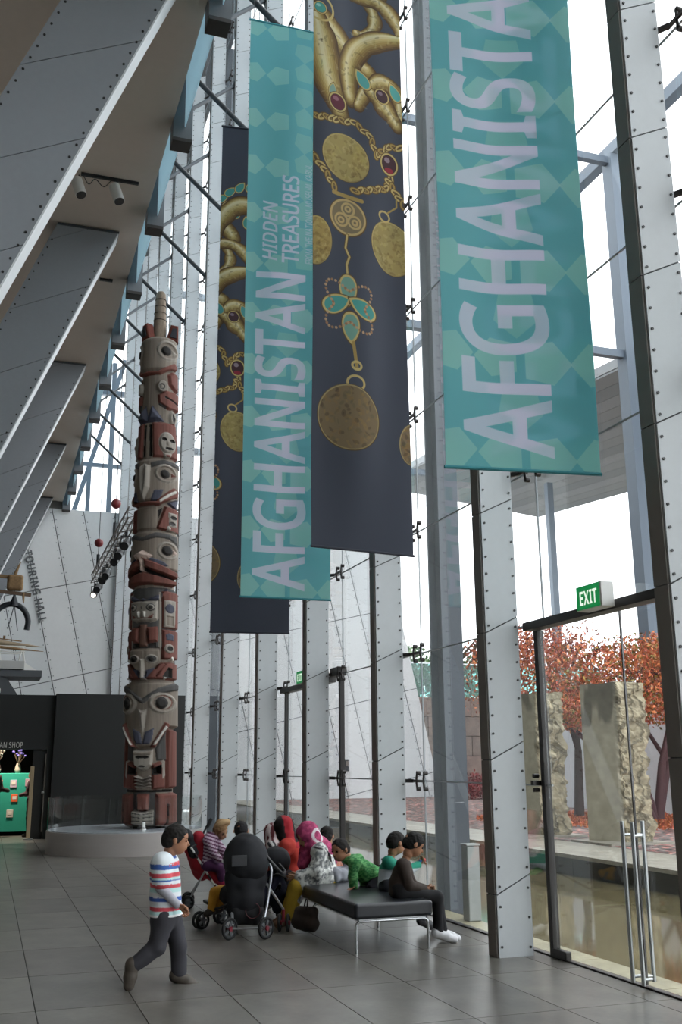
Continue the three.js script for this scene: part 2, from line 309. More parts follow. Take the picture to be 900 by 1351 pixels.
{
  const d = setting('door_1', 'double glass door with dark header and tall steel pull bars', 'door');
  const zA = finZ(0) - 0.2, zB = finZ(1);
  mesh('header', rb(0.14, 0.075, zA - zB - 0.01, 0.006, GX - 0.02, 2.805, (zA + zB) / 2), mat.frame, d);
  mesh('stile', rb(0.07, 2.75, 0.06, 0.006, GX, 1.385, -8.05), mat.frame, d);
  mesh('pivot_clamp', rb(0.06, 0.07, 0.22, 0.01, GX - 0.01, 0.04, -7.93), mat.frame, d);
  mesh('stile_bracket', merge([bx(0.1, 0.04, 0.05, GX - 0.05, 1.42, -8.12), bar(V(GX - 0.08, 1.36, -8.13), V(GX - 0.03, 1.36, -8.13), 0.02), bar(V(GX - 0.08, 1.48, -8.13), V(GX - 0.03, 1.48, -8.13), 0.02)]), mat.spider, d);
  mesh('door_leaf', span(GX - 0.006, GX + 0.006, 0.02, 2.76, -8.0, -6.775), mat.glass, d).castShadow = false;
  mesh('door_leaf', span(GX - 0.006, GX + 0.006, 0.02, 2.76, -6.76, zA + 0.02), mat.glass, d).castShadow = false;
  mesh('meeting_seal', span(GX - 0.008, GX + 0.008, 0.02, 2.76, -6.774, -6.761), mat.spider, d);
  const pull = (x, z) => { const h = mesh('pull_bar', merge([bar(V(x, 0.03, z), V(x, 1.16, z), 0.016, 14), bar(V(x, 0.07, z), V(GX, 0.07, z), 0.011), bar(V(x, 1.06, z), V(GX, 1.06, z), 0.011)]), mat.brushed, d); h.userData.label = 'brushed steel pull bar'; };
  pull(GX - 0.075, -6.83); pull(GX - 0.075, -6.7); pull(GX + 0.085, -6.8);
  exitSign([4.43, 2.875, -6.84], 'green exit sign on the dark header over the glass door with pull bars');
}
{ // the next door along the glass
  const d = setting('door_2', 'glass door further along the wall under a small exit sign', 'door');
  const z0 = finZ(3) - 0.2, z1 = finZ(4);
  mesh('header', rb(0.14, 0.08, z0 - z1 - 0.02, 0.006, GX - 0.02, 2.78, (z0 + z1) / 2), mat.frame, d);
  mesh('stile', rb(0.07, 2.73, 0.06, 0.006, GX - 0.02, 1.375, -16.3), mat.frame, d);
  exitSign([4.5, 2.9, -15.1], 'small exit sign on the header of the far glass door');
  const e = setting('door_3', 'narrow dark door post beside a white column, further along the glass', 'door');
  mesh('header', rb(0.14, 0.12, 0.34, 0.006, GX - 0.03, 2.86, -13.62), mat.frame, e);
  mesh('stile', rb(0.07, 2.8, 0.06, 0.006, GX - 0.03, 1.4, -13.48), mat.frame, e);
}
// ---------------------------------------------------------------- outdoors: ground, pool, planter
{
  const g = setting('ground', 'grey paved ground outside the glass wall', 'ground');
  mesh('paving_field', metric(span(5.6, 90, -0.5, -0.25, 30, -120)), mat.paving, g);
  const c = setting('pool_edge', 'pale stone strip between the glass wall and the pool', 'paving');
  for (let i = 0; i < 34; i++) mesh('edge_slab', metric(span(GX + 0.035, 5.08, -0.35, -0.03, 4 - i * 1.2 - 0.004, 4 - (i + 1) * 1.2 + 0.004)), mat.cream, c);
  const p = tag(mesh('pool', metric(span(5.08, 8.5, -0.3, -0.07, 8, BACK)), mat.water), 'shallow olive reflecting pool outside the glass wall', 'pool', null, 'structure');
  const w = setting('planter', 'raised gravel bed with dark stone face and pale coping beyond the pool', 'planter');
  for (let i = 0; i < 26; i++) {
    const z0 = 2 - i * 1.6 - 0.005, z1 = 2 - (i + 1) * 1.6 + 0.005;
    mesh('face_slab', metric(span(8.5, 8.56, -0.3, 0.18, z0, z1)), mat.darkStone, w);
    mesh('coping_slab', metric(span(8.47, 9.85, 0.18, 0.235, z0, z1)), mat.coping, w);
  }
  mesh('gravel_bed', metric(span(8.56, 26, -0.3, 0.175, 2, BACK - 3)), mat.gravel, w);
  mesh('gravel_fill', metric(span(9.85, 26, 0.15, 0.24, 2, BACK - 3)), mat.gravel, w);
  const f = setting('wall_garden', 'pale boundary wall behind the split stones and maples', 'wall');
  for (let i = 0; i < 12; i++) mesh('wall_panel', metric(span(17.0, 17.2, 0.2, 3.3, -8 - i * 1.8 - 0.006, -8 - (i + 1) * 1.8 + 0.006)), mat.fence, f);
}
{ // reddish granite wall with a glass balustrade on top, beyond the garden
  const w = setting('wall_granite', 'reddish granite block wall beyond the garden', 'wall');
  const cols = ['#97837f', '#8d7b78', '#a08d88', '#938582'].map((c) => M(c, { map: rep(texStone, 0.5), roughness: 0.7 }));
  mesh('backing', span(15, 27, 0.2, 4.3, -41.4, -41.2), mat.joint, w);
  for (let r = 0; r < 5; r++) for (let i = 0; i < 9; i++) { const x0 = 15 + i * 1.3 + (r % 2) * 0.5; mesh('granite_block', metric(span(x0 + 0.012, x0 + 1.288, 0.2 + r * 0.84 + 0.012, 0.2 + (r + 1) * 0.84 - 0.012, -41.22, -41 - rr(-0.01, 0.015))), cols[Math.floor(rnd() * 4)], w); }
  const b = thing('glass_balustrade', 'teal glass balustrade on top of the granite wall', 'balustrade', [15, 4.4, -41.1]);
  for (let i = 0; i < 8; i++) mesh('pane', bx(1.45, 1.45, 0.02, 0.75 + i * 1.5, 0.74, 0), mat.glassTeal, b);
  mesh('rail', bx(12, 0.05, 0.06, 6, 1.48, 0), mat.brushed, b);
}
// ---------------------------------------------------------------- outside steelwork
{
  const hcol = (z, label) => {
    const o = thing('steel_column', label, 'column', [5.25, -0.07, z]);
    const H = TOP + 0.07;
    mesh('flange', bx(0.27, H, 0.03, 0, H / 2, 0.17), mat.steelDark, o); mesh('flange', bx(0.27, H, 0.03, 0, H / 2, -0.17), mat.steelDark, o); mesh('web', bx(0.09, H, 0.31, 0, H / 2, 0), mat.steelDark, o);
  };
  hcol(-11.28, 'dark blue-grey steel column outside the glass beside the bench');
  hcol(-25.1, 'far blue-grey steel column outside the glass behind the totem pole');
  const frame = (z, label, tops) => {
    const o = thing('steel_portal', label, 'steel frame', [18, -0.25, z]);
    mesh('post', bx(0.5, 21.08, 0.5, 0, 10.54, 0), mat.steelBlue, o);
    for (const y of tops) mesh('tie_beam', beam(V(-0.25, y, 0), V(-12.4, y, 0), 0.22, 0.24), mat.steelBlue, o);
    return o;
  };
  frame(-24.6, 'tall blue-grey steel frame with two tie beams seen beside the near banner', [20.9, 14.1]);
  frame(-38.5, 'tall blue-grey steel frame further off with tie beams', [20.9, 14.1]);
  const z = thing('steel_beam', 'long blue-grey steel beam crossing high over the outside frames', 'beam', [18, 20.8, -24.6]);
  mesh('girder', bx(0.35, 0.4, 56, 0, 0.25, -4), mat.steelBlue, z);
  const t = thing('canopy_post', 'slender steel post under the wide outdoor canopy', 'post', [26, -0.25, -43]); mesh('shaft', bx(0.32, 15.6, 0.32, 0, 7.8, 0), mat.steelBlue, t);
  // braced end frame beyond the far wall
  const e = thing('braced_frame', 'blue-grey steel frame with a diagonal brace beyond the far wall', 'steel frame', [3.5, 11.3, -42]);
  const E = (x, y) => onZ(x, y, -42).sub(V(3.5, 11.3, -42));
  mesh('post', beam(E(142, 690), E(152, 480), 0.2), mat.steelBlue, e); mesh('post', beam(E(114, 690), E(118, 616), 0.18), mat.steelBlue, e);
  mesh('brace', beam(E(95, 680), E(166, 476), 0.19), mat.steelBlue, e); mesh('rail', beam(E(100, 611), E(172, 618), 0.16), mat.steelBlue, e); mesh('rail', beam(E(120, 516), E(172, 522), 0.22), mat.steelBlue, e);
  for (const x of [142, 114]) mesh('lower_post', beam(E(x, 690), V(E(x, 690).x, -11.55, 0), 0.28), mat.steelBlue, e);
  mesh('sill_beam', bx(4.5, 0.3, 0.3, 0.3, -0.15, 0), mat.steelBlue, e);
}
{ // wide outdoor canopy: boards under a slab that rises away
  const a = onX(844, 474, 20), d = ray(2, 881); d.multiplyScalar(-1 / d.z); const b0 = onY(862, 640, 15);
  const near = (z) => a.clone().addScaledVector(d, a.z - z), far = (z) => b0.clone().addScaledVector(d, b0.z - z);
  const o = thing('outdoor_canopy', 'wide grey boarded canopy roof outside the glass', 'canopy', [20, 0, -35]);
  const z0 = -12, z1 = -52, N = 14, boards = [M('#7d7f80', { roughness: 0.8 }), M('#75787a', { roughness: 0.8 }), M('#838587', { roughness: 0.8 })];
  const quad = (P, th) => { const g = new THREE.BufferGeometry(), v = [...P.flatMap((p) => [p.x - 20, p.y, p.z + 35]), ...P.flatMap((p) => [p.x - 20, p.y + th, p.z + 35])]; g.setAttribute('position', new THREE.Float32BufferAttribute(v, 3)); g.setIndex([0, 1, 2, 0, 2, 3, 4, 6, 5, 4, 7, 6, 0, 4, 5, 0, 5, 1, 1, 5, 6, 1, 6, 2, 2, 6, 7, 2, 7, 3, 3, 7, 4, 3, 4, 0]); const n = g.toNonIndexed(); n.computeVertexNormals(); return n; };
  for (let i = 0; i < N; i++) { const t0 = i / N + 0.0015, t1 = (i + 1) / N - 0.0015, L = (z, t) => near(z).lerp(far(z), t); mesh('soffit_board', quad([L(z0, t0), L(z0, t1), L(z1, t1), L(z1, t0)], 0.08), boards[i % 3], o); }
  const up = V(0, 0.1, 0); mesh('roof_deck', quad([near(z0).add(up), far(z0).add(up), far(z1).add(up), near(z1).add(up)], 0.35), M('#8d9092', { roughness: 0.7 }), o);
}
// ---------------------------------------------------------------- split stones
function monolith(label, plan, h, roughTo, o2) {
  const N = 200, R = 190, pos = [], col = [], idx = [], cx = plan.reduce((s, p) => s + p[0], 0) / 4, cz = plan.reduce((s, p) => s + p[1], 0) / 4;
  const per = []; for (let i = 0; i < N; i++) { const t = i / N * 4, e = Math.floor(t), f = t - e, p = plan[e], q = plan[(e + 1) % 4]; per.push([lerp(p[0], q[0], f), lerp(p[1], q[1], f), e]); }
  const put = (x, y, z, r) => {
    const n = fbm(x * 5 + o2, y * 5, z * 5, 5) - 0.5, big = fbm(x * 1.6 + o2, y * 1.3, z * 1.6, 2) - 0.5, dx = x - cx, dz = z - cz, L = Math.hypot(dx, dz) || 1, rid = Math.abs(fbm(x * 7 + o2, y * 4.5, z * 7, 4) - 0.5), crag = Math.floor(9 * fbm(x * 4 + o2, y * 6, z * 4, 3)) / 9 - 0.5, amp = r * (0.16 * n + 0.16 * big + 0.16 * crag + 0.35 * Math.max(0, 0.08 - rid)) + 0.012 * n;
    pos.push(x + dx / L * amp - cx, y + (y > h * 0.97 ? 0.1 * (fbm(x * 4, z * 4, o2, 3) - 0.5) : 0), z + dz / L * amp - cz);
    const m = fbm(x * 9, y * 9, z * 9 + o2, 4), v = fbm(x * 3 + 9, y * 0.7, z * 3, 3), stain = smooth(h - 0.3 - 0.9 * v, h - 0.2 - 0.9 * v, y) * smooth(0.48, 0.54, v) * (1 - r);
    const a = r > 0.5 ? [0.46, 0.4, 0.28] : [0.36, 0.33, 0.25], k = (r > 0.5 ? 0.35 + 1.3 * m : 0.7 + 0.6 * m) * (1 - 0.6 * stain) * (r > 0.5 && rid < 0.05 ? 0.5 : 1); col.push(a[0] * k, a[1] * k, a[2] * k);
  };
  for (let j = 0; j <= R; j++) for (let i = 0; i < N; i++) { const [x, z] = per[i], a = Math.cos(Math.atan2(z - cz, x - cx) - roughTo); put(x, j / R * h, z, smooth(0.25, 0.7, a)); }
  for (let j = 0; j < R; j++) for (let i = 0; i < N; i++) { const k = (i + 1) % N, a = j * N + i, b = j * N + k; idx.push(a, a + N, b, b, a + N, b + N); }
  // top: rings toward the centre
  let ring = R * N; for (let q = 1; q <= 6; q++) { const t = 1 - q / 6.5, base = pos.length / 3; for (let i = 0; i < N; i++) { const [x, z] = per[i]; put(lerp(cx, x, t), h, lerp(cz, z, t), 0.1); } for (let i = 0; i < N; i++) { const k = (i + 1) % N; idx.push(ring + i, base + i, ring + k, ring + k, base + i, base + k); } ring = base; }
  { const c = pos.length / 3; pos.push(0, h, 0); col.push(0.3, 0.28, 0.22); for (let i = 0; i < N; i++) idx.push(ring + i, c, ring + (i + 1) % N); }
  let g = new THREE.BufferGeometry(); g.setAttribute('position', new THREE.Float32BufferAttribute(pos, 3)); g.setAttribute('color', new THREE.Float32BufferAttribute(col, 3)); g.setIndex(idx); g = toCreasedNormals(g, 0.9);
  const o = thing('split_stone', label, 'standing stone', [cx, 0.235, cz]);
  mesh('block', g, new THREE.MeshStandardMaterial({ vertexColors: true, roughness: 0.9 }), o);
  const fg = bx(1.25, 0.05, 1.25, 0, 0.01, 0); mesh('footing', metric(fg), mat.coping, o);
}
monolith('tall split stone slab with a smooth face and one rough edge, behind the pull bars', [[10.06, -15.98], [10.42, -15.36], [10.84, -15.2], [10.62, -15.95]], 2.72, 0.85, 3.3);
monolith('tall split stone with a rough yellow broken edge, beside the dark door stile', [[9.72, -18.1], [9.98, -17.45], [10.44, -17.25], [10.25, -17.95]], 2.66, 1.0, 8.1);
// ---------------------------------------------------------------- trees
const leafGeo = (() => { const s = new THREE.Shape(); s.moveTo(0, 0); s.quadraticCurveTo(0.55, 0.35, 0, 1); s.quadraticCurveTo(-0.55, 0.35, 0, 0); return new THREE.ShapeGeometry(s, 2); })();
function leaves(name, parent, n, size, where, tones) {
  const im = new THREE.InstancedMesh(leafGeo, M('#ffffff', { roughness: 0.8, side: THREE.DoubleSide }), n), m = new THREE.Matrix4(), q = new THREE.Quaternion(), c = new THREE.Color();
  for (let i = 0; i < n; i++) { const p = where(i), s = size * rr(0.6, 1.3); q.setFromEuler(new THREE.Euler(rr(0, 6.3), rr(0, 6.3), rr(0, 6.3))); m.compose(p, q, V(s, s, s)); im.setMatrixAt(i, m); c.copy(tones[Math.floor(rnd() * tones.length)]).multiplyScalar(rr(0.95, 1.35)); im.setColorAt(i, c); }
  im.name = name; im.castShadow = im.receiveShadow = true; stuff(im); (parent ?? scene).add(im); return im;
}
function tree(label, base, limbs, blobs, n, size, tones, bark, group) {
  const o = thing('tree', label, 'tree', base, 0, group), tips = [];
  const trunk = []; const grow = (a, dir, len, r, depth) => {
    const b = a.clone().addScaledVector(dir, len); trunk.push(bar(a, b, r, 7, r * 0.7));
    if (depth === 0) { tips.push(b); return; }
    for (let i = 0; i < (depth > 2 ? 2 : 3); i++) grow(b, dir.clone().add(V(rr(-0.6, 0.6), rr(-0.15, 0.35), rr(-0.6, 0.6))).normalize(), len * rr(0.55, 0.74), r * 0.62, depth - 1);
  };
  for (const [dir, len, r, d] of limbs) grow(V(0, 0, 0), V(...dir).normalize(), len, r, d);
  mesh('trunk', merge(trunk), M(bark, { roughness: 0.9 }), o);
  leaves('foliage', o, n, size, (i) => { const b = blobs[i % blobs.length]; let x, y, z; do { x = rr(-1, 1); y = rr(-1, 1); z = rr(-1, 1); } while (x * x + y * y + z * z > 1); const k = 0.75 + 0.5 * noise(x * 3 + i % 7, y * 3, z * 3); return V(b[0] + x * b[3] * k, b[1] + y * b[4] * k, b[2] + z * b[5] * k); }, tones);
  return o;
}
const rust = ['#c9704c', '#bb6044', '#d07c4c', '#a95a48', '#c98350', '#9a6a48'].map(hex), plum = ['#9a5650', '#a86455', '#8d5048', '#b86c50', '#7b5646'].map(hex), green = ['#5b7a52', '#6d8a5c', '#4d6a4a', '#7c9668'].map(hex), olive = ['#8a7238', '#6d6a36', '#a0803e', '#5f5c34'].map(hex);
tree('maple with dull plum and rust leaves on a thin dark trunk', [13.8, 0.2, -22.3], [[[0.02, 1, 0.05], 1.7, 0.13, 4]], [[-1.6, 3.4, 0.2, 1.5, 1.1, 1.6], [-0.1, 2.5, 0.6, 0.9, 0.4, 0.9], [-1.3, 2.6, 0.4, 1.1, 0.5, 1.2], [-0.4, 3.9, 0, 1.5, 1.0, 1.6], [0.3, 3.0, 0.4, 1.2, 0.6, 1.3], [-1.0, 4.2, -0.4, 1.6, 0.6, 1.3]], 15000, 0.095, [...plum, ...rust], '#4a3a36', 'garden maples');
tree('maple with bright orange leaves and forked plum-coloured limbs behind the smooth stone', [14.55, 0.2, -20.2], [[[-0.35, 1, 0.0], 1.5, 0.11, 4], [[0.1, 1, 0.1], 1.4, 0.13, 4], [[-0.7, 0.9, 0.1], 1.5, 0.09, 3], [[0.45, 1, -0.2], 1.5, 0.1, 3]], [[-1.4, 3.3, 0, 1.7, 0.75, 1.5], [0.2, 3.5, 0, 1.8, 0.8, 1.5], [0.9, 3.2, 0.3, 0.9, 0.8, 1.3], [-0.6, 2.6, 0.5, 1.3, 0.45, 1.1], [-1.9, 2.5, 0.2, 0.9, 0.4, 0.9], [0.4, 3.85, 0, 1.5, 0.5, 1.2]], 17000, 0.095, [...rust, ...rust, ...olive], '#5b3f42', 'garden maples');
tree('green gum tree rising beyond the granite wall', [21, -0.25, -48], [[[0, 1, 0], 3.5, 0.3, 3]], [[-1.4, 6.3, 0, 2.0, 1.5, 2], [1.6, 6.0, 0, 2.2, 1.4, 2], [-3.4, 5.6, 0, 1.4, 1.0, 1.5]], 6000, 0.28, green, '#5c5247');
tree('dark red low shrub at the foot of the granite wall', [17.6, 0.2, -36], [[[0, 1, 0], 0.3, 0.05, 2]], [[0, 0.5, 0, 0.9, 0.5, 0.9], [1.2, 0.4, 0.5, 0.9, 0.4, 0.9]], 2600, 0.12, ['#7a2f30', '#8a3a38', '#6a2a2c'].map(hex), '#4a3a36');
const fallen = leaves('fallen_leaves', null, 9000, 0.09, () => { const p = rnd() < 0.5 ? [13.9, -22.3] : [14.6, -20.2], a = rr(0, 6.3), r = 2.6 * Math.sqrt(rnd()); return V(Math.min(16.9, Math.max(10.9, p[0] + r * Math.cos(a))), 0.26 + rr(0, 0.02), p[1] + r * Math.sin(a)); }, rust);
tag(fallen, 'fallen orange leaves on the gravel under the maples', 'leaves', null, 'stuff');
// ---------------------------------------------------------------- banners
const BW = 1.19, BH = 8.62;
function bannerCanvas(bg, draw) {
  const cv = document.createElement('canvas'); cv.width = 512; cv.height = 2048; const g = cv.getContext('2d');
  g.fillStyle = bg; g.fillRect(0, 0, 512, 2048); g.setTransform(512 / BW, 0, 0, 2048 / BH, 0, 0);   // metres, y down from the top
  draw(g); const t = new THREE.CanvasTexture(cv); t.colorSpace = THREE.SRGBColorSpace; t.magFilter = THREE.LinearFilter; return t;
}
const tealPrint = bannerCanvas('#7fcad0', (g) => {
  const penta = (x, y, r, rot, c) => { g.fillStyle = c; g.beginPath(); [[1.08, 0], [0.3, 0.9], [-0.82, 0.66], [-0.82, -0.66], [0.3, -0.9]].forEach(([u, v], i) => { const X = x + r * (u * Math.cos(rot) - v * Math.sin(rot)), Y = y + r * (u * Math.sin(rot) + v * Math.cos(rot)); g[i ? 'lineTo' : 'moveTo'](X, Y); }); g.closePath(); g.fill(); };
  const c1 = 'rgba(190,232,220,0.6)', c2 = 'rgba(180,226,214,0.5)', H = Math.PI / 2;
  for (let k = 0; k < 12; k++) {
    const y = BH - 0.16 - 0.76 * k;
    penta(0.21 * BW - 0.19, y, 0.175, 0, c1); penta(0.21 * BW + 0.19, y + 0.02, 0.175, Math.PI, c1);
    if (k >= 6) { penta(0.69 * BW, y - 0.27 - 0.18, 0.17, H, c2); penta(0.69 * BW, y - 0.27 + 0.18, 0.17, -H, c2); } else { penta(0.68 * BW, y + 0.06, 0.195, 0, c1); penta(0.5 * BW, y - 0.34, 0.19, H, c2); }
    penta(1.02 * BW, y + 0.06, 0.195, Math.PI, c1);
  }
  const word = (s, font, xBase, y0, y1, cap, capEm, color, wt) => { g.save(); g.translate(xBase, BH - y0); g.rotate(-Math.PI / 2); g.font = font; const w = g.measureText(s).width; g.scale((y1 - y0) / w, cap / (capEm * 100)); g.fillStyle = color; g.textBaseline = 'alphabetic'; g.fillText(s, 0, 0); if (wt) { g.strokeStyle = color; g.lineWidth = wt; g.strokeText(s, 0, 0); } g.restore(); };
  word('AFGHANISTAN', '100px sans-serif', 0.69 * BW, 0.13, 4.64, 0.66, 0.72, '#e9eaf8', 4);
  word('HIDDEN', 'italic 100px sans-serif', 0.36 * BW, 4.74, 5.66, 0.195, 0.72, '#e9eaf8', 3);
  word('TREASURES', '100px sans-serif', 0.62 * BW, 4.74, 6.12, 0.24, 0.72, '#e9eaf8', 3);
  word('FROM THE NATIONAL MUSEUM, KABUL', '100px sans-serif', 0.79 * BW, 4.76, 6.36, 0.105, 0.72, '#d8e6ee');
});
const goldArt = (ox, oy) => bannerCanvas('#474c5b', (g) => {
  const X = (f) => (f + ox) * BW, Y = (y) => BH - y - oy, rg = (() => { let s = 77; return () => (s = (s * 16807) % 2147483647) / 2147483647; })();
  const G = ['#6d5128', '#9c7c3f', '#b99a55', '#d8c07c', '#efe2b0'];
  const line = (pts, w, c) => { g.strokeStyle = c; g.lineWidth = w; g.lineCap = g.lineJoin = 'round'; g.beginPath(); pts.forEach((p, i) => g[i ? 'lineTo' : 'moveTo'](X(p[0]), Y(p[1]))); g.stroke(); };
  const curve = (a, b, c, d) => Array.from({ length: 21 }, (_, i) => { const t = i / 20, u = 1 - t; return [0, 1].map((k) => u * u * u * a[k] + 3 * u * u * t * b[k] + 3 * u * t * t * c[k] + t * t * t * d[k]); });
  const mixc = (a, b, t) => { const p = [a, b].map((h) => [1, 3, 5].map((i) => parseInt(h.slice(i, i + 2), 16))); return 'rgb(' + [0, 1, 2].map((i) => Math.round(lerp(p[0][i], p[1][i], t))).join(',') + ')'; };
  const gold = (pts, w) => { const N = 9, n = 90, tones = ['#5a4020', '#8a6c38', '#b39755', '#d9c585', '#efe3b8']; for (let j = 0; j < N; j++) { const u = j / (N - 1) * 3.99, q = Math.floor(u); g.fillStyle = mixc(tones[q], tones[q + 1], u - q); for (let i = 0; i <= n; i++) { const f = i / n * (pts.length - 1), e = Math.min(pts.length - 2, Math.floor(f)), t = f - e, x = lerp(pts[e][0], pts[e + 1][0], t), y = lerp(pts[e][1], pts[e + 1][1], t), wob = 0.8 + 0.4 * noise(i * 0.09, w * 40 + pts[0][1]), r = w / 2 * (1 - j / N) * wob * (0.75 + 0.5 * Math.sin(Math.PI * i / n)); g.beginPath(); g.ellipse(X(x) - w * 0.03 * j / 2, Y(y) - w * 0.06 * j / 2, r, r, 0, 0, 7); g.fill(); } } for (let i = 0; i < 70; i++) { const p = pts[Math.floor(rg() * pts.length)]; g.fillStyle = i % 2 ? 'rgba(70,48,20,0.22)' : 'rgba(240,228,180,0.2)'; g.beginPath(); g.ellipse(X(p[0]) + (rg() - 0.5) * w * 0.8, Y(p[1]) + (rg() - 0.5) * w * 0.8, 0.01 + 0.03 * rg(), 0.006 + 0.014 * rg(), rg() * 3, 0, 7); g.fill(); } };
  const oval = (x, y, rx, ry, rot, c) => { g.fillStyle = c; g.beginPath(); g.ellipse(X(x), Y(y), rx, ry, rot, 0, 7); g.fill(); };
  const coin = (x, y, rx, ry, rot, base, spots) => {
    oval(x, y, rx, ry, rot, '#5c4420'); oval(x - 0.004, y + 0.008, rx * 0.97, ry * 0.97, rot, base);
    g.save(); g.beginPath(); g.ellipse(X(x), Y(y), rx * 0.96, ry * 0.96, rot, 0, 7); g.clip();
    for (let i = 0; i < 130; i++) { const a = rg() * 6.3, r = Math.sqrt(rg()); oval(x + Math.cos(a) * r * rx / BW, y + Math.sin(a) * r * ry, 0.012 + 0.03 * rg(), 0.008 + 0.02 * rg(), rg() * 3, spots[Math.floor(rg() * spots.length)]); } g.restore();
    g.strokeStyle = 'rgba(225,205,140,0.55)'; g.lineWidth = 0.012; g.beginPath(); g.ellipse(X(x), Y(y), rx * 0.96, ry * 0.96, rot, 0, 7); g.stroke();
  };
  const gs = ['rgba(205,185,105,0.28)', 'rgba(120,95,40,0.25)', 'rgba(230,215,150,0.22)', 'rgba(90,70,30,0.22)'], bs = ['rgba(150,115,65,0.3)', 'rgba(60,45,30,0.3)', 'rgba(180,140,70,0.25)', 'rgba(90,85,60,0.25)'];
  const gem = (x, y, rx, ry, rot, c, h) => { oval(x, y, rx * 1.28, ry * 1.28, rot, G[0]); oval(x, y, rx * 1.2, ry * 1.2, rot, G[3]); oval(x, y, rx, ry, rot, '#2a1a14'); oval(x, y, rx * 0.96, ry * 0.96, rot, c); oval(x - 0.02, y + ry * 0.4, rx * 0.4, ry * 0.3, rot, h); };
  const drop = (x, y, s, rot, c) => { g.save(); g.translate(X(x), Y(y)); g.rotate(rot); for (const [k, f] of [[1.32, G[0]], [1.22, G[3]], [1, c]]) { g.fillStyle = f; g.beginPath(); g.moveTo(0, -s * k * 1.4); g.bezierCurveTo(s * k, -s * k * 0.5, s * k * 0.8, s * k, 0, s * k); g.bezierCurveTo(-s * k * 0.8, s * k, -s * k, -s * k * 0.5, 0, -s * k * 1.4); g.fill(); } g.restore(); };
  const chain = (pts) => { const L = pts.length; for (let i = 0; i < L - 1; i++) { const [a, b] = [pts[i], pts[i + 1]], n = Math.max(2, Math.round(Math.hypot((b[0] - a[0]) * BW, b[1] - a[1]) / 0.07)); for (let k = 0; k < n; k++) { const t = k / n, x = lerp(a[0], b[0], t), y = lerp(a[1], b[1], t), an = Math.atan2(-(b[1] - a[1]), (b[0] - a[0]) * BW) + (k % 2 ? 0.5 : -0.5); g.strokeStyle = G[0]; g.lineWidth = 0.042; g.beginPath(); g.ellipse(X(x), Y(y), 0.055, 0.026, an, 0, 7); g.stroke(); g.strokeStyle = k % 2 ? G[2] : G[3]; g.lineWidth = 0.022; g.beginPath(); g.ellipse(X(x), Y(y), 0.055, 0.026, an, 0, 7); g.stroke(); } } };
  const TQ = '#4fa79f', TQ2 = '#5fb5b4';
  // crescent beads and broad gold scrolls
  for (const [x, y, r] of [[0.02, 7.2, 0.5], [0.14, 7.36, 0.3], [0.3, 7.46, 0.1], [0.46, 7.5, 0], [0.62, 7.46, -0.2], [0.78, 7.38, -0.4], [0.93, 7.22, -0.6]]) drop(x, y, 0.085, r + 0.5, TQ);
  gold(curve([-0.05, 6.5], [0.05, 7.2], [0.6, 7.3], [0.75, 6.9]), 0.3); gold(curve([0.6, 6.75], [0.8, 6.6], [0.7, 6.2], [0.5, 6.25]), 0.16); gold(curve([-0.1, 6.25], [0.2, 6.3], [0.3, 5.9], [0.62, 5.75]), 0.28);
  gold(curve([0.45, 6.75], [0.85, 6.9], [1.0, 6.6], [1.05, 6.3]), 0.2);
  gold(curve([0.05, 6.2], [0.12, 5.9], [0.1, 5.5], [0.3, 5.05]), 0.34); gold(curve([0.42, 5.3], [0.3, 5.9], [0.55, 6.25], [1.02, 6.35]), 0.26); gold(curve([0.5, 5.25], [0.7, 5.9], [1.05, 5.8], [0.98, 5.2]), 0.2); gold(curve([0.62, 5.5], [0.75, 5.4], [0.85, 5.35], [0.95, 5.15]), 0.22);
  g.strokeStyle = G[3]; g.lineWidth = 0.03; g.beginPath(); g.ellipse(X(0.07), Y(6.37), 0.17, 0.17, 0, 0, 7); g.stroke(); gem(0.07, 6.37, 0.07, 0.07, 0, TQ, '#9ad4cf');
  drop(0.56, 5.62, 0.1, -0.6, TQ2); drop(0.93, 5.6, 0.09, -0.5, TQ2); gem(0.77, 5.5, 0.085, 0.085, 0, '#4a2a33', '#8d7684'); drop(0.2, 5.32, 0.065, 0.15, '#8fb3a6'); gem(0.26, 5.2, 0.1, 0.1, 0, '#6b2436', '#a56a78');
  for (const [x, y, r] of [[0.56, 7.62, 0.5], [0.68, 7.76, 0.3], [0.82, 7.86, 0.1], [0.97, 7.9, 0]]) drop(x, y, 0.085, r + 0.5, TQ);
  gold(curve([0.5, 6.9], [0.6, 7.6], [1.0, 7.7], [1.2, 7.4]), 0.26);
  // chains, coins, medallion
  chain([[-0.02, 4.92], [0.25, 4.97], [0.45, 5.02], [0.62, 4.9], [0.72, 4.62]]); chain([[0.72, 4.72], [0.85, 4.86], [1.02, 4.9]]); chain([[0.86, 4.44], [0.8, 4.3], [0.6, 4.2], [0.4, 4.12]]); chain([[-0.02, 4.45], [0.12, 4.28], [0.26, 4.06]]); chain([[0.84, 4.4], [0.95, 4.22], [1.03, 4.08]]);
  coin(0.35, 4.52, 0.31, 0.3, 0, '#b6a262', gs); gem(0.84, 4.63, 0.1, 0.12, 0, '#4a2730', '#a08892'); oval(0.84, 4.55, 0.06, 0.035, 0, '#a3283a');
  line([[0.22, 4.05], [0.52, 4.03]], 0.05, G[2]); oval(0.37, 3.78, 0.24, 0.235, 0, G[0]); oval(0.37, 3.785, 0.22, 0.215, 0, '#8a7a5c');
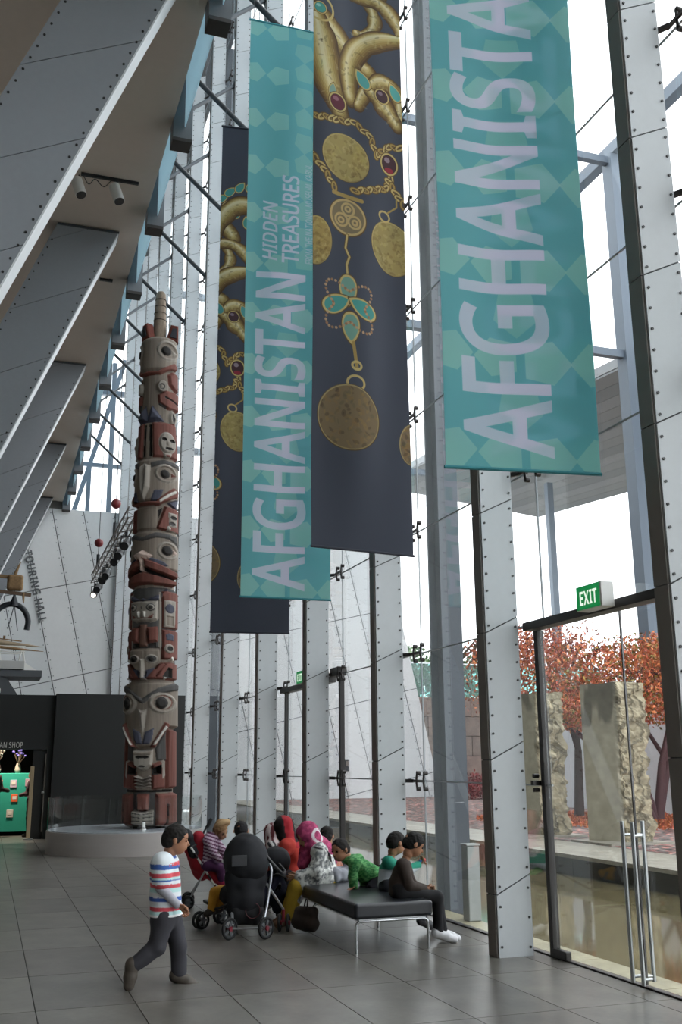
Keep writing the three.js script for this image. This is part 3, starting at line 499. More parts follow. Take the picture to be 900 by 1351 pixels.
  g.strokeStyle = '#d0b47a'; g.lineWidth = 0.026; for (let i = 0; i < 3; i++) { const a = -1.57 + i * 2.094; g.beginPath(); g.ellipse(X(0.37) + 0.095 * Math.cos(a), Y(3.785) + 0.095 * Math.sin(a), 0.075, 0.075, 0, 0, 7); g.stroke(); g.beginPath(); g.ellipse(X(0.37) + 0.1 * Math.cos(a), Y(3.785) + 0.1 * Math.sin(a), 0.03, 0.03, 0, 0, 7); g.stroke(); } g.beginPath(); g.ellipse(X(0.37), Y(3.785), 0.215, 0.21, 0, 0, 7); g.stroke();
  coin(0.86, 3.56, 0.28, 0.34, -0.25, '#b29e60', gs); g.strokeStyle = G[3]; g.lineWidth = 0.025; g.beginPath(); g.ellipse(X(0.78), Y(3.94), 0.07, 0.06, 0.3, 0, 7); g.stroke(); line([[0.82, 4.0], [0.92, 4.1], [0.92, 4.2]], 0.022, G[2]);
  coin(0.03, 3.4, 0.2, 0.3, 0.15, '#b49a58', gs);
  line([[0.36, 3.56], [0.34, 3.4], [0.38, 3.3], [0.35, 3.2], [0.36, 3.02]], 0.04, G[0]); line([[0.36, 3.56], [0.34, 3.4], [0.38, 3.3], [0.35, 3.2], [0.36, 3.02]], 0.024, G[3]);
  // four-petalled pendant
  for (const [x, y, r] of [[0.36, 2.92, 3.14], [0.22, 2.7, 1.1], [0.53, 2.7, -1.1], [0.38, 2.48, 3.14]]) drop(x, y, 0.13, r, r === 3.14 ? '#7fae9c' : TQ);
  for (let i = 0; i < 60; i++) { const a = i / 60 * 6.283, r = 0.28 + 0.09 * Math.cos(4 * a + 3.14); oval(0.37 + r * 1.0 * Math.sin(a) / BW, 2.7 + r * 0.98 * Math.cos(a), 0.017, 0.017, 0, i % 2 ? '#c9a37c' : '#a97d5a'); }
  line([[0.4, 2.28], [0.42, 2.1], [0.43, 2.0]], 0.04, G[2]); g.strokeStyle = G[3]; g.lineWidth = 0.028; g.beginPath(); g.ellipse(X(0.43), Y(2.02), 0.055, 0.045, 0, 0, 7); g.stroke(); g.beginPath(); g.ellipse(X(0.42), Y(1.82), 0.1, 0.08, 0, 0, 7); g.stroke();
  coin(0.36, 1.43, 0.37, 0.37, 0.1, '#85704f', bs); coin(1.02, 1.24, 0.16, 0.24, 0.1, '#8f7859', bs); 
});
const goldPrint = goldArt(0, 0), goldPrint2 = goldArt(-0.56, -0.38);
const topBlack = M('#2a2d38', { roughness: 0.8 });
function banner(name, label, zc, xc, turn, tex, back, bottom, edgeCol) {
  const o = thing(name, label, 'banner', [xc, bottom, zc], turn, 'exhibition banners');
  const bg = new THREE.BoxGeometry(BW, BH, 0.006, 28, 90, 1), p = bg.attributes.position;
  for (let i = 0; i < p.count; i++) { const x = p.getX(i), y = p.getY(i), f = smooth(0, 1.2, BH / 2 - Math.abs(y)) * 0.8 + 0.2; p.setZ(i, p.getZ(i) + f * (0.028 * Math.sin(x * 4.2 + zc + 0.35 * y) + 0.014 * Math.sin(x * 9 + 1.3 * zc - 0.6 * y) + 0.01 * Math.sin(y * 1.7 + x * 2))); }
  bg.computeVertexNormals(); bg.translate(0, BH / 2, 0);
  const m = new THREE.MeshPhysicalMaterial({ map: tex, roughness: 1, sheen: 0.2, sheenRoughness: 0.6, transmission: 0.45, thickness: 0 });
  mesh('cloth', bg, [m, m, m, m, m, m][0], o);
  mesh('hem_pole', bar(V(-BW / 2 - 0.01, 0.012, 0), V(BW / 2 + 0.01, 0.012, 0), 0.014, 8), back, o);
  mesh('hanging_pole', bar(V(-BW / 2 - 0.02, BH, 0), V(BW / 2 + 0.02, BH, 0), 0.018, 8), back, o);
  mesh('hanging_wires', merge([-1, 1].map((s) => bar(V(s * (BW / 2 - 0.05), BH, 0), V(s * (BW / 2 - 0.05), TOP - bottom, 0), 0.004, 5))), mat.rod, o);
}
const tealEdge = M('#3f8f98', { roughness: 0.8 });
banner('hanging_banner', 'teal banner hung before the white column by the door, cut by the frame top', -6.2, 3.555, -0.14, tealPrint, tealEdge, 3.65);
banner('hanging_banner', 'black banner with gold coins and a large brown disc, between two teal banners', -9.46, 3.51, 0.15, goldPrint, topBlack, 3.7);
banner('hanging_banner', 'teal banner whose top shows, lettered HIDDEN TREASURES, between two black banners', -12.31, 3.488, -0.03, tealPrint, tealEdge, 3.65);
banner('hanging_banner', 'black banner half hidden behind a teal one, hung nearest the totem pole', -14.68, 3.6, -0.13, goldPrint2, topBlack, 3.5);
// ---------------------------------------------------------------- totem pole on its round plinth
const TX = 3.02, TZ = -20.4;
function project(p) { const d = p.clone().sub(EYE), x = aR.x * d.x + aU.x * d.y - aF.x * d.z, y = aR.y * d.x + aU.y * d.y - aF.y * d.z, z = aR.z * d.x + aU.z * d.y - aF.z * d.z; return [CX + FOC * x / -z, CY - FOC * y / -z]; }
{
  const pl = thing('round_plinth', 'low round pale plinth with clear guard ring under the totem pole', 'plinth', [2.62, 0, -20.45]);
  const R = 1.47; mesh('drum', new THREE.CylinderGeometry(R, R, 0.4, 96).translate(0, 0.2, 0), M('#b3aca8', { map: rep(texPaint, 2), roughness: 0.35 }), pl);
  mesh('top_plate', new THREE.CylinderGeometry(R - 0.03, R - 0.03, 0.016, 96).translate(0, 0.408, 0), M('#b9bcc2', { roughness: 0.18 }), pl);
  const gl = []; for (let i = 0; i < 8; i++) { const g = new THREE.CylinderGeometry(R - 0.015, R - 0.015, 0.98, 24, 1, true, i * Math.PI / 4 + 0.006, Math.PI / 4 - 0.012).translate(0, 0.51, 0); const m = mesh('guard_panel', g, mat.acrylic, pl); m.castShadow = false; }
  const C = { r: [0.19, 0.064, 0.048], g: [0.26, 0.218, 0.178], b: [0.07, 0.075, 0.11], k: [0.025, 0.022, 0.02], l: [0.37, 0.335, 0.29], p: [0.56, 0.43, 0.37], d: [0.085, 0.082, 0.08], w: [0.72, 0.7, 0.64], m: [0.18, 0.09, 0.065] };
  // [crop top, kind, colour, relief, points in the crop] for the right half; the left half mirrors it
  const F = [];
  const add = (y0, c, depth, bevel, ...q) => F.push({ c: C[c], depth, bevel: bevel / 5, poly: q.map(([x, y]) => [140 + x * 0.2, y0 + y * 0.2]) });
  const ell = (y0, c, depth, bevel, x, y, rx, ry = rx) => F.push({ c: C[c], depth, bevel: bevel / 5, e: [140 + x * 0.2, y0 + y * 0.2, rx * 0.2, ry * 0.2] });
  const A = 370, B = 630, D = 880;
  // crest figure
  add(A, 'g', 0.05, 30, [240, 400], [475, 400], [475, 600], [440, 640], [240, 650]);
  ell(A, 'l', 0.065, 12, 400, 505, 66, 68); ell(A, 'g', 0.045, 8, 400, 505, 50, 52); ell(A, 'k', 0.075, 14, 392, 507, 30, 31); add(A, 'l', 0.06, 6, [420, 490], [455, 510], [425, 530]);
  add(A, 'r', 0.06, 8, [240, 636], [340, 640], [400, 605], [440, 572], [462, 590], [455, 618], [420, 625], [360, 662], [240, 664]);
  add(A, 'r', 0.045, 16, [405, 655], [440, 625], [475, 620], [475, 760], [440, 745], [412, 720]); ell(A, 'l', 0.06, 10, 372, 738, 38, 44); ell(A, 'd', 0.05, 6, 366, 742, 17, 20); ell(A, 'l', 0.06, 6, 366, 742, 10, 12);
  add(A, 'r', 0.05, 14, [338, 792], [400, 760], [475, 752], [475, 880], [405, 885], [345, 850]); add(A, 'd', 0.02, 4, [380, 800], [470, 830], [470, 842], [385, 815]); add(A, 'd', 0.02, 4, [350, 845], [395, 870], [395, 880], [345, 856]);
  ell(A, 'l', 0.05, 12, 436, 935, 26, 58); add(A, 'd', 0.03, 4, [430, 900], [445, 935], [435, 975], [425, 940]);
  add(A, 'b', 0.07, 26, [300, 855], [388, 965], [262, 975]);
  add(A, 'r', 0.04, 14, [303, 972], [460, 968], [475, 1200], [306, 1200]); add(A, 'k', -0.03, 8, [283, 985], [300, 985], [300, 1195], [283, 1195]);
  ell(A, 'l', 0.075, 14, 397, 1105, 52, 72); ell(A, 'k', 0.05, 5, 376, 1085, 15, 11); ell(A, 'k', 0.05, 5, 421, 1090, 14, 11); ell(A, 'l', 0.095, 8, 398, 1110, 12, 20); ell(A, 'k', 0.05, 4, 403, 1143, 22, 9); add(A, 'l', 0.06, 8, [370, 1170], [425, 1170], [415, 1205], [380, 1205]); ell(A, 'r', 0.07, 4, 400, 1190, 14, 8);
  // second head with a long beak
  add(A, 'g', 0.06, 26, [200, 1205], [480, 1205], [480, 1500], [200, 1500]); add(A, 'd', 0.07, 8, [300, 1240], [380, 1215], [470, 1230], [470, 1262], [380, 1245], [300, 1275]);
  ell(B, 'l', 0.08, 12, 385, 8, 66, 62); ell(B, 'g', 0.06, 8, 385, 8, 52, 48); ell(B, 'k', 0.09, 14, 380, 12, 27, 29); add(B, 'r', 0.08, 4, [412, 0], [440, 12], [414, 26]);
  add(B, 'l', 0.12, 22, [265, -60], [300, -40], [295, 100], [262, 190], [240, 190]); add(B, 'b', 0.07, 10, [292, 198], [318, 118], [372, 112], [350, 182]);
  add(B, 'r', 0.09, 8, [215, 192], [330, 188], [432, 88], [455, 108], [450, 150], [350, 214], [225, 212]); add(B, 'w', 0.1, 4, [345, 186], [432, 108], [440, 120], [352, 200]); add(B, 'b', 0.04, 6, [400, 195], [460, 150], [460, 225]);
  // neck with small side masks
  add(B, 'g', 0.02, 10, [200, 220], [340, 220], [335, 370], [210, 370]); add(B, 'r', 0.06, 10, [330, 365], [385, 212], [465, 220], [465, 380], [420, 385]); add(B, 'l', 0.075, 8, [398, 258], [450, 255], [448, 345], [405, 350]); ell(B, 'k', 0.06, 4, 425, 288, 17, 13); ell(B, 'd', 0.06, 4, 418, 328, 18, 12); ell(B, 'w', 0.09, 4, 400, 362, 9, 16); add(B, 'k', -0.02, 6, [340, 245], [372, 225], [345, 300]);
  // third head, broad pale beak and red jaws
  add(B, 'g', 0.06, 24, [170, 378], [475, 372], [475, 640], [430, 640], [180, 640]); add(B, 'd', 0.075, 10, [245, 425], [330, 392], [450, 405], [455, 470], [400, 432], [330, 428], [250, 450]);
  ell(B, 'l', 0.08, 12, 395, 510, 64, 62); ell(B, 'g', 0.065, 8, 393, 508, 46, 46); ell(B, 'k', 0.095, 14, 390, 508, 31, 32); add(B, 'p', 0.08, 4, [422, 495], [445, 515], [424, 530]);
  add(B, 'b', 0.08, 8, [275, 548], [372, 580], [400, 606], [365, 614], [285, 580]);
  add(B, 'p', 0.17, 26, [150, 470], [215, 480], [312, 545], [268, 582], [262, 610], [268, 645], [245, 668], [150, 668]);
  add(B, 'r', 0.11, 10, [262, 562], [300, 578], [445, 642], [446, 690], [400, 676], [300, 640], [262, 612]); add(B, 'k', -0.02, 6, [258, 612], [300, 638], [440, 684], [438, 696], [290, 660], [258, 640]); add(B, 'r', 0.1, 12, [256, 645], [290, 658], [444, 695], [440, 738], [240, 728], [205, 690]);
  // owl figure and side ornament
  add(B, 'd', 0.02, 10, [180, 750], [475, 745], [475, 1140], [180, 1140]); add(B, 'b', 0.06, 10, [200, 790], [270, 826], [350, 790], [402, 742], [405, 770], [350, 832], [205, 838]);
  add(B, 'l', 0.08, 16, [198, 838], [342, 832], [338, 960], [300, 975], [210, 972]); for (const x of [226, 298]) { ell(B, 'd', 0.09, 6, x, 880, 25, 25); ell(B, 'l', 0.1, 5, x, 880, 18, 18); ell(B, 'k', 0.11, 5, x, 880, 12, 12); } add(B, 'w', 0.14, 10, [255, 905], [272, 905], [268, 945], [258, 945]); add(B, 'r', 0.09, 5, [220, 925], [252, 945], [280, 945], [312, 922], [305, 950], [225, 952]);
  add(B, 'm', 0.07, 16, [175, 1000], [232, 1000], [232, 1110], [175, 1105]); add(B, 'r', 0.07, 16, [270, 1005], [340, 1000], [340, 1100], [275, 1110]); add(B, 'm', 0.05, 10, [232, 985], [272, 985], [272, 1130], [236, 1130]); add(B, 'k', 0.0, 6, [180, 1110], [232, 1112], [232, 1136], [180, 1136]); add(B, 'k', 0.0, 6, [272, 1110], [330, 1106], [326, 1134], [272, 1136]);
  add(B, 'l', 0.03, 8, [345, 780], [362, 775], [362, 1210], [345, 1210]); add(B, 'r', 0.06, 10, [365, 770], [475, 765], [475, 1010], [365, 1012]); add(B, 'l', 0.07, 8, [375, 830], [440, 826], [435, 1002], [372, 1002]); ell(B, 'b', 0.08, 8, 404, 882, 26, 30); add(B, 'g', 0.06, 5, [385, 930], [430, 930], [426, 995], [382, 995]);
  add(B, 'r', 0.06, 10, [365, 1018], [475, 1015], [475, 1210], [365, 1212]); add(B, 'b', 0.07, 8, [382, 1052], [405, 1040], [430, 1052], [428, 1090], [384, 1090]); ell(B, 'l', 0.08, 6, 402, 1142, 28, 30); ell(B, 'k', 0.07, 6, 402, 1142, 16, 17); ell(B, 'w', 0.07, 4, 420, 1210, 8, 18);
  // fourth head
  add(B, 'g', 0.07, 20, [165, 1145], [355, 1138], [362, 1230], [290, 1300], [200, 1330]); for (const x of [196, 300]) { ell(B, 'l', 0.085, 8, x, 1213, 38, 30); ell(B, 'd', 0.08, 6, x, 1213, 28, 22); ell(B, 'k', 0.095, 6, x, 1213, 17, 16); }
  add(B, 'l', 0.12, 16, [235, 1210], [262, 1210], [270, 1350], [225, 1350]); add(B, 'b', 0.06, 8, [270, 1285], [320, 1265], [330, 1340], [255, 1340]);
  add(D, 'r', 0.07, 8, [265, 92], [345, -10], [375, -20], [385, 0], [310, 92]); add(D, 'r', 0.05, 12, [310, 92], [385, -20], [475, -25], [475, 95]); add(D, 'k', 0.0, 8, [362, 78], [400, 12], [425, 20], [422, 82]); ell(D, 'w', 0.07, 4, 380, 84, 8, 9);
  // great head at the base
  add(D, 'g', 0.07, 24, [130, 105], [475, 98], [475, 420], [400, 410], [300, 540], [130, 540]); add(D, 'd', 0.095, 10, [236, 258], [240, 226], [330, 152], [432, 112], [452, 122], [450, 160], [340, 192], [250, 252]);
  ell(D, 'l', 0.1, 14, 360, 248, 82, 70); ell(D, 'g', 0.085, 8, 358, 246, 60, 52); ell(D, 'r', 0.095, 6, 362, 243, 48, 46); ell(D, 'l', 0.095, 6, 358, 244, 44, 42); ell(D, 'k', 0.12, 16, 352, 246, 33, 39);
  add(D, 'l', 0.13, 24, [235, 300], [275, 285], [262, 400], [238, 525], [222, 525]); add(D, 'm', 0.18, 24, [205, 300], [250, 292], [236, 520], [222, 525]); add(D, 'b', 0.09, 8, [248, 512], [262, 435], [312, 408], [302, 478], [286, 512]);
  add(D, 'r', 0.11, 8, [288, 535], [372, 368], [398, 378], [396, 402], [322, 535]); add(D, 'w', 0.125, 4, [305, 515], [372, 395], [382, 402], [316, 520]); add(D, 'd', 0.02, 10, [322, 540], [396, 410], [400, 620], [330, 620]);
  add(D, 'r', 0.05, 14, [396, 410], [475, 420], [475, 800], [390, 800], [390, 620]); add(D, 'r', 0.06, 12, [300, 640], [380, 612], [385, 800], [298, 805]); add(D, 'k', -0.05, 10, [302, 668], [356, 642], [356, 705], [302, 712]); add(D, 'l', 0.06, 8, [358, 620], [382, 612], [384, 720], [362, 735]);
  add(D, 'l', 0.11, 16, [176, 558], [312, 542], [304, 650], [268, 680], [225, 690], [180, 662]); add(D, 'g', 0.12, 6, [190, 572], [300, 560], [296, 580], [192, 590]); for (const x of [206, 264]) { ell(D, 'k', 0.095, 5, x, 596, 19, 10); } ell(D, 'l', 0.14, 10, 234, 622, 15, 22); ell(D, 'k', 0.1, 4, 232, 655, 34, 8);
  add(D, 'm', 0.06, 12, [110, 690], [230, 690], [228, 800], [115, 800]); for (let i = 0; i < 4; i++) { add(D, 'l', 0.1, 5, [228, 740 + i * 16], [290, 712 + i * 22], [302, 722 + i * 22], [232, 752 + i * 16]); add(D, 'g', 0.1, 5, [135, 712 + i * 20], [222, 738 + i * 16], [222, 750 + i * 16], [135, 722 + i * 20]); }
  add(D, 'k', -0.03, 8, [100, 808], [440, 806], [440, 824], [100, 824]); add(D, 'd', -0.01, 8, [160, 822], [330, 822], [330, 1040], [160, 1040]);
  add(D, 'r', 0.07, 14, [166, 830], [216, 830], [208, 945], [172, 945]); add(D, 'r', 0.08, 14, [232, 830], [288, 830], [280, 945], [236, 945]); add(D, 'l', 0.1, 12, [228, 948], [316, 936], [312, 1032], [228, 1036]); for (let i = 0; i < 3; i++) add(D, 'd', 0.07, 4, [250, 962 + i * 22], [314, 950 + i * 26], [314, 955 + i * 26], [250, 967 + i * 22]); add(D, 'g', 0.09, 12, [108, 962], [182, 945], [180, 1035], [112, 1035]);
  add(D, 'r', 0.06, 14, [326, 832], [475, 826], [475, 1036], [326, 1036]); add(D, 'k', -0.04, 6, [392, 900], [402, 905], [396, 1038], [382, 1038]);
  for (const f of F) { const P = f.poly ?? [[f.e[0] - f.e[2], f.e[1] - f.e[3]], [f.e[0] + f.e[2], f.e[1] + f.e[3]]]; f.bb = [Math.min(...P.map((p) => p[0])), Math.max(...P.map((p) => p[0])), Math.min(...P.map((p) => p[1])), Math.max(...P.map((p) => p[1]))]; }
  const inside = (f, x, y) => {   // depth inside the outline, in photo pixels; negative outside
    if (x < f.bb[0] || x > f.bb[1] || y < f.bb[2] || y > f.bb[3]) return -1;
    if (f.e) { const dx = (x - f.e[0]) / f.e[2], dy = (y - f.e[1]) / f.e[3]; return (1 - Math.hypot(dx, dy)) * Math.min(f.e[2], f.e[3]); }
    let inn = false, best = 1e9; const P = f.poly; for (let i = 0, j = P.length - 1; i < P.length; j = i++) { const a = P[i], b = P[j]; if ((a[1] > y) !== (b[1] > y) && x < (b[0] - a[0]) * (y - a[1]) / (b[1] - a[1]) + a[0]) inn = !inn; const ex = b[0] - a[0], ey = b[1] - a[1], t = clamp(((x - a[0]) * ex + (y - a[1]) * ey) / (ex * ex + ey * ey || 1), 0, 1); best = Math.min(best, Math.hypot(x - a[0] - t * ex, y - a[1] - t * ey)); } return inn ? best : -best;
  };
  const H0 = 0.46, H1 = 10.52, axisX = (h) => 3.07 - 0.016 * h, rad = (h) => lerp(0.47, 0.35, (h - H0) / (H1 - H0)) * (h > H1 - 0.16 ? 0.8 + 0.2 * Math.sqrt(1 - ((h - H1 + 0.16) / 0.16) ** 2) : 1);
  const vd = V(-TX, 0, -TZ).normalize(), rt = V(vd.z, 0, -vd.x), turnAt = (h) => lerp(-0.26, -0.62, smooth(H0, 7, h)), FA = -0.6;
  const NA = 224, NH = 960, pos = [], col = [], idx = [];
  for (let j = 0; j <= NH; j++) {
    const h = lerp(H0, H1, j / NH), FA = turnAt(h), R = rad(h), ax = V(axisX(h), h, TZ), [xc, yc] = project(ax), px = project(ax.clone().addScaledVector(rt, R))[0] - xc, row = F.filter((f) => yc >= f.bb[2] && yc <= f.bb[3]);
    for (let i = 0; i < NA; i++) {
      const a = i / NA * 2 * Math.PI - Math.PI, rel = Math.abs(Math.atan2(Math.sin(a - FA), Math.cos(a - FA))), A2 = FA + rel;
      const gr = fbm(Math.cos(a) * 6 + 20, h * 1.1, Math.sin(a) * 6, 4) - 0.5, fine = noise(Math.cos(a) * 30, h * 3, Math.sin(a) * 30) - 0.5;
      let d = 0.0, c = C.g;
      if (A2 < 1.5) { const x = xc + px * Math.sin(A2); for (const f of row) { const t = inside(f, x, yc); if (t > 0) { c = f.c; d = lerp(d, 1.35 * f.depth, smooth(0, f.bevel, t)); } } }
      d += 0.012 * gr + 0.004 * fine;
      const r = R - 0.02 + d, p = ax.clone().addScaledVector(rt, r * Math.sin(a)).addScaledVector(vd, r * Math.cos(a)); pos.push(p.x - TX, p.y, p.z - TZ);
      const k = 0.82 + 0.5 * gr + 0.22 * fine; col.push(c[0] * k, c[1] * k, c[2] * k);
    }
  }
  for (let j = 0; j < NH; j++) for (let i = 0; i < NA; i++) { const k = (i + 1) % NA, a = j * NA + i, b = j * NA + k; idx.push(a, b, a + NA, b, b + NA, a + NA); }
  for (const [row, up] of [[0, 0], [NH, 1]]) { const c = pos.length / 3; pos.push(axisX(row ? H1 : H0) - TX, row ? H1 + 0.02 : H0, 0); col.push(...C.g); for (let i = 0; i < NA; i++) { const k = (i + 1) % NA; up ? idx.push(row * NA + i, row * NA + k, c) : idx.push(i, c, k); } }
  const g = new THREE.BufferGeometry(); g.setAttribute('position', new THREE.Float32BufferAttribute(pos, 3)); g.setAttribute('color', new THREE.Float32BufferAttribute(col, 3)); g.setIndex(idx); g.computeVertexNormals();
  const o = thing('totem_pole', 'tall carved and painted cedar totem pole on the round plinth', 'totem pole', [TX, 0, TZ]);
  const wood = new THREE.MeshStandardMaterial({ vertexColors: true, roughness: 0.8 });
  mesh('carved_trunk', g, wood, o);
  const tx = axisX(H1) - TX, st = [[0.145, -0.35], [0.14, 0], [0.135, 0.14], [0.128, 0.15], [0.135, 0.16], [0.128, 0.3], [0.121, 0.31], [0.126, 0.32], [0.12, 0.46], [0.112, 0.47], [0.118, 0.48], [0.112, 0.64], [0.104, 0.65], [0.11, 0.66], [0.105, 0.8], [0.07, 0.86], [0, 0.88]].map((p) => new THREE.Vector2(...p));
  mesh('crest_cylinder', new THREE.LatheGeometry(st, 32).translate(tx - 0.02, H1 + 0.3, 0), M('#a39488', { map: rep(texStone, 3), roughness: 0.85 }), o);
  for (const [y, r] of [[0.17, 0.135], [0.34, 0.128], [0.5, 0.122], [0.66, 0.114]]) mesh('ring_groove', new THREE.TorusGeometry(r, 0.009, 6, 32).rotateX(Math.PI / 2).translate(tx - 0.02, H1 + 0.3 + y, 0), M('#4a4038', { roughness: 0.9 }), o);
  const redM = M('#7e3c30', { map: rep(texStone, 2), roughness: 0.8 }), darkM = M('#35353d', { roughness: 0.8 });
  const flip = (P, k) => (k > 0 ? P : P.map(([x, y]) => [-x, y]).reverse());
  for (const s of [1, -1]) {
    const turn = FA + 0.5 * s, at = [tx + 0.02 + s * 0.21, H1 + 0.1, 0.04];
    const ear = mesh('ear', prism(flip([[-0.12, -0.12], [0.15, -0.16], [0.14, 0.22], [-0.02, 0.24]], s), 0.14, 0.02).rotateY(turn).translate(...at), redM, o);
    mesh('ear_hollow', prism(flip([[-0.04, -0.06], [0.1, -0.08], [0.1, 0.14], [0.02, 0.15]], s), 0.03).translate(0, 0, 0.15).rotateY(turn).translate(...at), darkM, ear);
  }
  mesh('foot_mount', merge([span(-0.3, -0.22, 0.416, 0.48, 0.3, -0.3), span(0.22, 0.3, 0.416, 0.48, 0.3, -0.3)]), mat.frame, o);
  const lamp = thing('plinth_uplight', 'small white spot lamp on the plinth at the foot of the totem pole', 'lamp', [2.86, 0.416, -19.75]); mesh('lamp_base', new THREE.CylinderGeometry(0.05, 0.06, 0.02, 16).translate(0, 0.01, 0), mat.white, lamp); mesh('lamp_head', bar(V(0, 0.03, 0.03), V(0.01, 0.12, -0.04), 0.035, 14), mat.white, lamp);
}
// ---------------------------------------------------------------- black shop block at the far end
import { FontLoader } from 'three/addons/loaders/FontLoader.js';
import { TextGeometry } from 'three/addons/geometries/TextGeometry.js';
const fontB = await new FontLoader().loadAsync('fonts/droid/droid_sans_bold.typeface.json'), fontR = await new FontLoader().loadAsync('fonts/droid/droid_sans_regular.typeface.json');
// raised letters from a to b, each letter a part
function lettering(name, label, text, font, size, length, origin, quat, m, depth = 0.01) {
  const o = thing(name, label, 'lettering'); o.position.copy(origin); o.quaternion.copy(quat);
  const whole = new TextGeometry(text, { font, size, depth, curveSegments: 4 }); whole.computeBoundingBox(); const k = length / whole.boundingBox.max.x;
  let x = 0; for (const ch of text) { const adv = (font.data.glyphs[ch] ?? font.data.glyphs['?']).ha * size / font.data.resolution; if (ch !== ' ') { const g = new TextGeometry(ch, { font, size, depth, curveSegments: 4 }).scale(k, 1, 1).translate(x * k, 0, 0); mesh('letter', g, m, o); } x += adv; }
  return o;
}
{
  const w = setting('wall_shop', 'black free-standing wall block of the shop behind the totem pole', 'wall');
  mesh('block', span(1.42, 4.4, 0, 3.2, -24.3, -24.7), mat.black, w);
  mesh('fascia', span(-1.5, 1.42, 1.95, 3.17, -24.42, -24.66), mat.black, w);
  mesh('jamb', span(1.3, 1.42, 0, 1.95, -24.42, -24.66), mat.black, w);
  mesh('return_wall', span(1.42, 1.6, 0, 3.15, -24.7, -29.4), mat.black, w); mesh('rear_wall', span(-1.6, 1.6, 0, 3.15, -29.4, -29.6), mat.black, w); mesh('side_wall', span(-1.6, -1.5, 0, 3.15, -25.1, -29.4), mat.black, w);
  mesh('shop_ceiling', span(-1.6, 1.6, 3.0, 3.15, -24.66, -29.4), mat.black, w);
  const d = setting('door_4', 'dark open leaf of the shop door with a slim pull rail', 'door');
  mesh('leaf', rb(0.3, 1.93, 0.05, 0.006, 1.145, 0.967, -24.5), mat.black, d); mesh('rail', bar(V(1.27, 0.15, -24.44), V(1.27, 1.85, -24.44), 0.012, 8), mat.fasciaDark, d); mesh('knob', sph(0.035, 1.25, 1.0, -24.43), mat.brushed, d);
  const p = thing('gate_post', 'slim sand-coloured post standing in the shop entrance', 'post', [0.985, 0, -24.28]); mesh('panel', rb(0.085, 1.55, 0.04, 0.01, 0, 0.8, 0), M('#a08d6e', { roughness: 0.6 }), p); mesh('foot', rb(0.2, 0.03, 0.16, 0.008, 0, 0.015, 0), mat.brushed, p);
  lettering('shop_lettering', 'grey letters AFGHANISTAN SHOP on the black shop fascia', 'AFGHANISTAN SHOP', fontR, 0.125, 1.14, V(-0.39, 1.985, -24.42), new THREE.Quaternion(), M('#c9c9c4', { roughness: 0.5 }));
  const teal = M('#2aa58f', { roughness: 0.7 });
  const c = thing('shop_counter', 'bright teal display stand inside the shop', 'display stand', [0.62, 0, -26.1]);
  mesh('front_board', rb(0.95, 1.42, 0.06, 0.01, 0, 0.71, 0.3), teal, c); mesh('body', rb(0.93, 1.4, 0.56, 0.01, 0, 0.7, 0), M('#23927f', { roughness: 0.7 }), c); mesh('plinth_board', rb(0.97, 0.1, 0.62, 0.005, 0, 0.05, 0.02), mat.black, c);
  const cards = [['#d06a55', -0.3, 1.18], ['#c9b7c9', 0.02, 1.18], ['#b98fa0', 0.36, 1.2], ['#f0683a', 0.06, 0.85], ['#c98a8a', -0.36, 0.72], ['#d8d2c8', -0.02, 0.5]];
  for (const [col, x, y] of cards) { const k = thing('gift_card', 'small printed ' + { '#d06a55': 'red', '#c9b7c9': 'lilac', '#b98fa0': 'mauve', '#f0683a': 'bright orange', '#c98a8a': 'dusty pink', '#d8d2c8': 'cream' }[col] + ' card box pinned on the teal shop stand', 'card', [0.62 + x, y, -25.765], 0, 'cards on the teal stand'); mesh('sleeve', rb(0.15, 0.17, 0.02, 0.004, 0, 0, 0), M(col, { roughness: 0.6 }), k); mesh('label_patch', bx(0.09, 0.07, 0.004, 0, 0.01, 0.012), M('#efe6da'), k); }
  for (const [x, col, lab] of [[-0.36, '#d8cfc4', 'pale vase of dried twigs on top of the teal stand'], [0.1, '#a99a8c', 'brown vase of violet sprigs on top of the teal stand']]) {
    const v = thing('vase', lab, 'vase', [0.62 + x, 1.42, -26.0]); mesh('pot', new THREE.LatheGeometry([[0, 0], [0.05, 0], [0.075, 0.08], [0.05, 0.18], [0.035, 0.22], [0.045, 0.24]].map((q) => new THREE.Vector2(...q)), 20), M(col), v);
    const tw = [], bl = []; for (let i = 0; i < 14; i++) { const a = rr(0, 6.3), e = V(0.17 * Math.cos(a) * rr(0.4, 1), rr(0.38, 0.62), 0.2 * Math.sin(a)); tw.push(bar(V(0, 0.2, 0), e, 0.004, 5)); bl.push(sph(0.028, e.x, e.y, e.z, 1, 1, 1, 6)); } mesh('stems', merge(tw), M('#5b4a3a'), v); mesh('blossoms', merge(bl), M(x < 0 ? '#8a8a80' : '#5a4f9a'), v);
  }
  // the shop's own lamp
  const l = thing('shop_downlight', 'round downlight in the shop ceiling', 'lamp', [0.4, 3.0, -25.3]); mesh('can', new THREE.CylinderGeometry(0.09, 0.09, 0.06, 20).translate(0, -0.03, 0), mat.white, l); mesh('lens', new THREE.CylinderGeometry(0.075, 0.075, 0.01, 20).translate(0, -0.066, 0), new THREE.MeshStandardMaterial({ color: '#fff4dd', emissive: '#fff0d8', emissiveIntensity: 1.2 }), l);
  const pl = new THREE.SpotLight('#fff0da', 10, 0, 1.1, 0.8); pl.position.set(0, -0.1, 0); pl.target.position.set(0.1, -3, -0.5); pl.castShadow = true; pl.shadow.radius = 3; l.add(pl, pl.target);
}
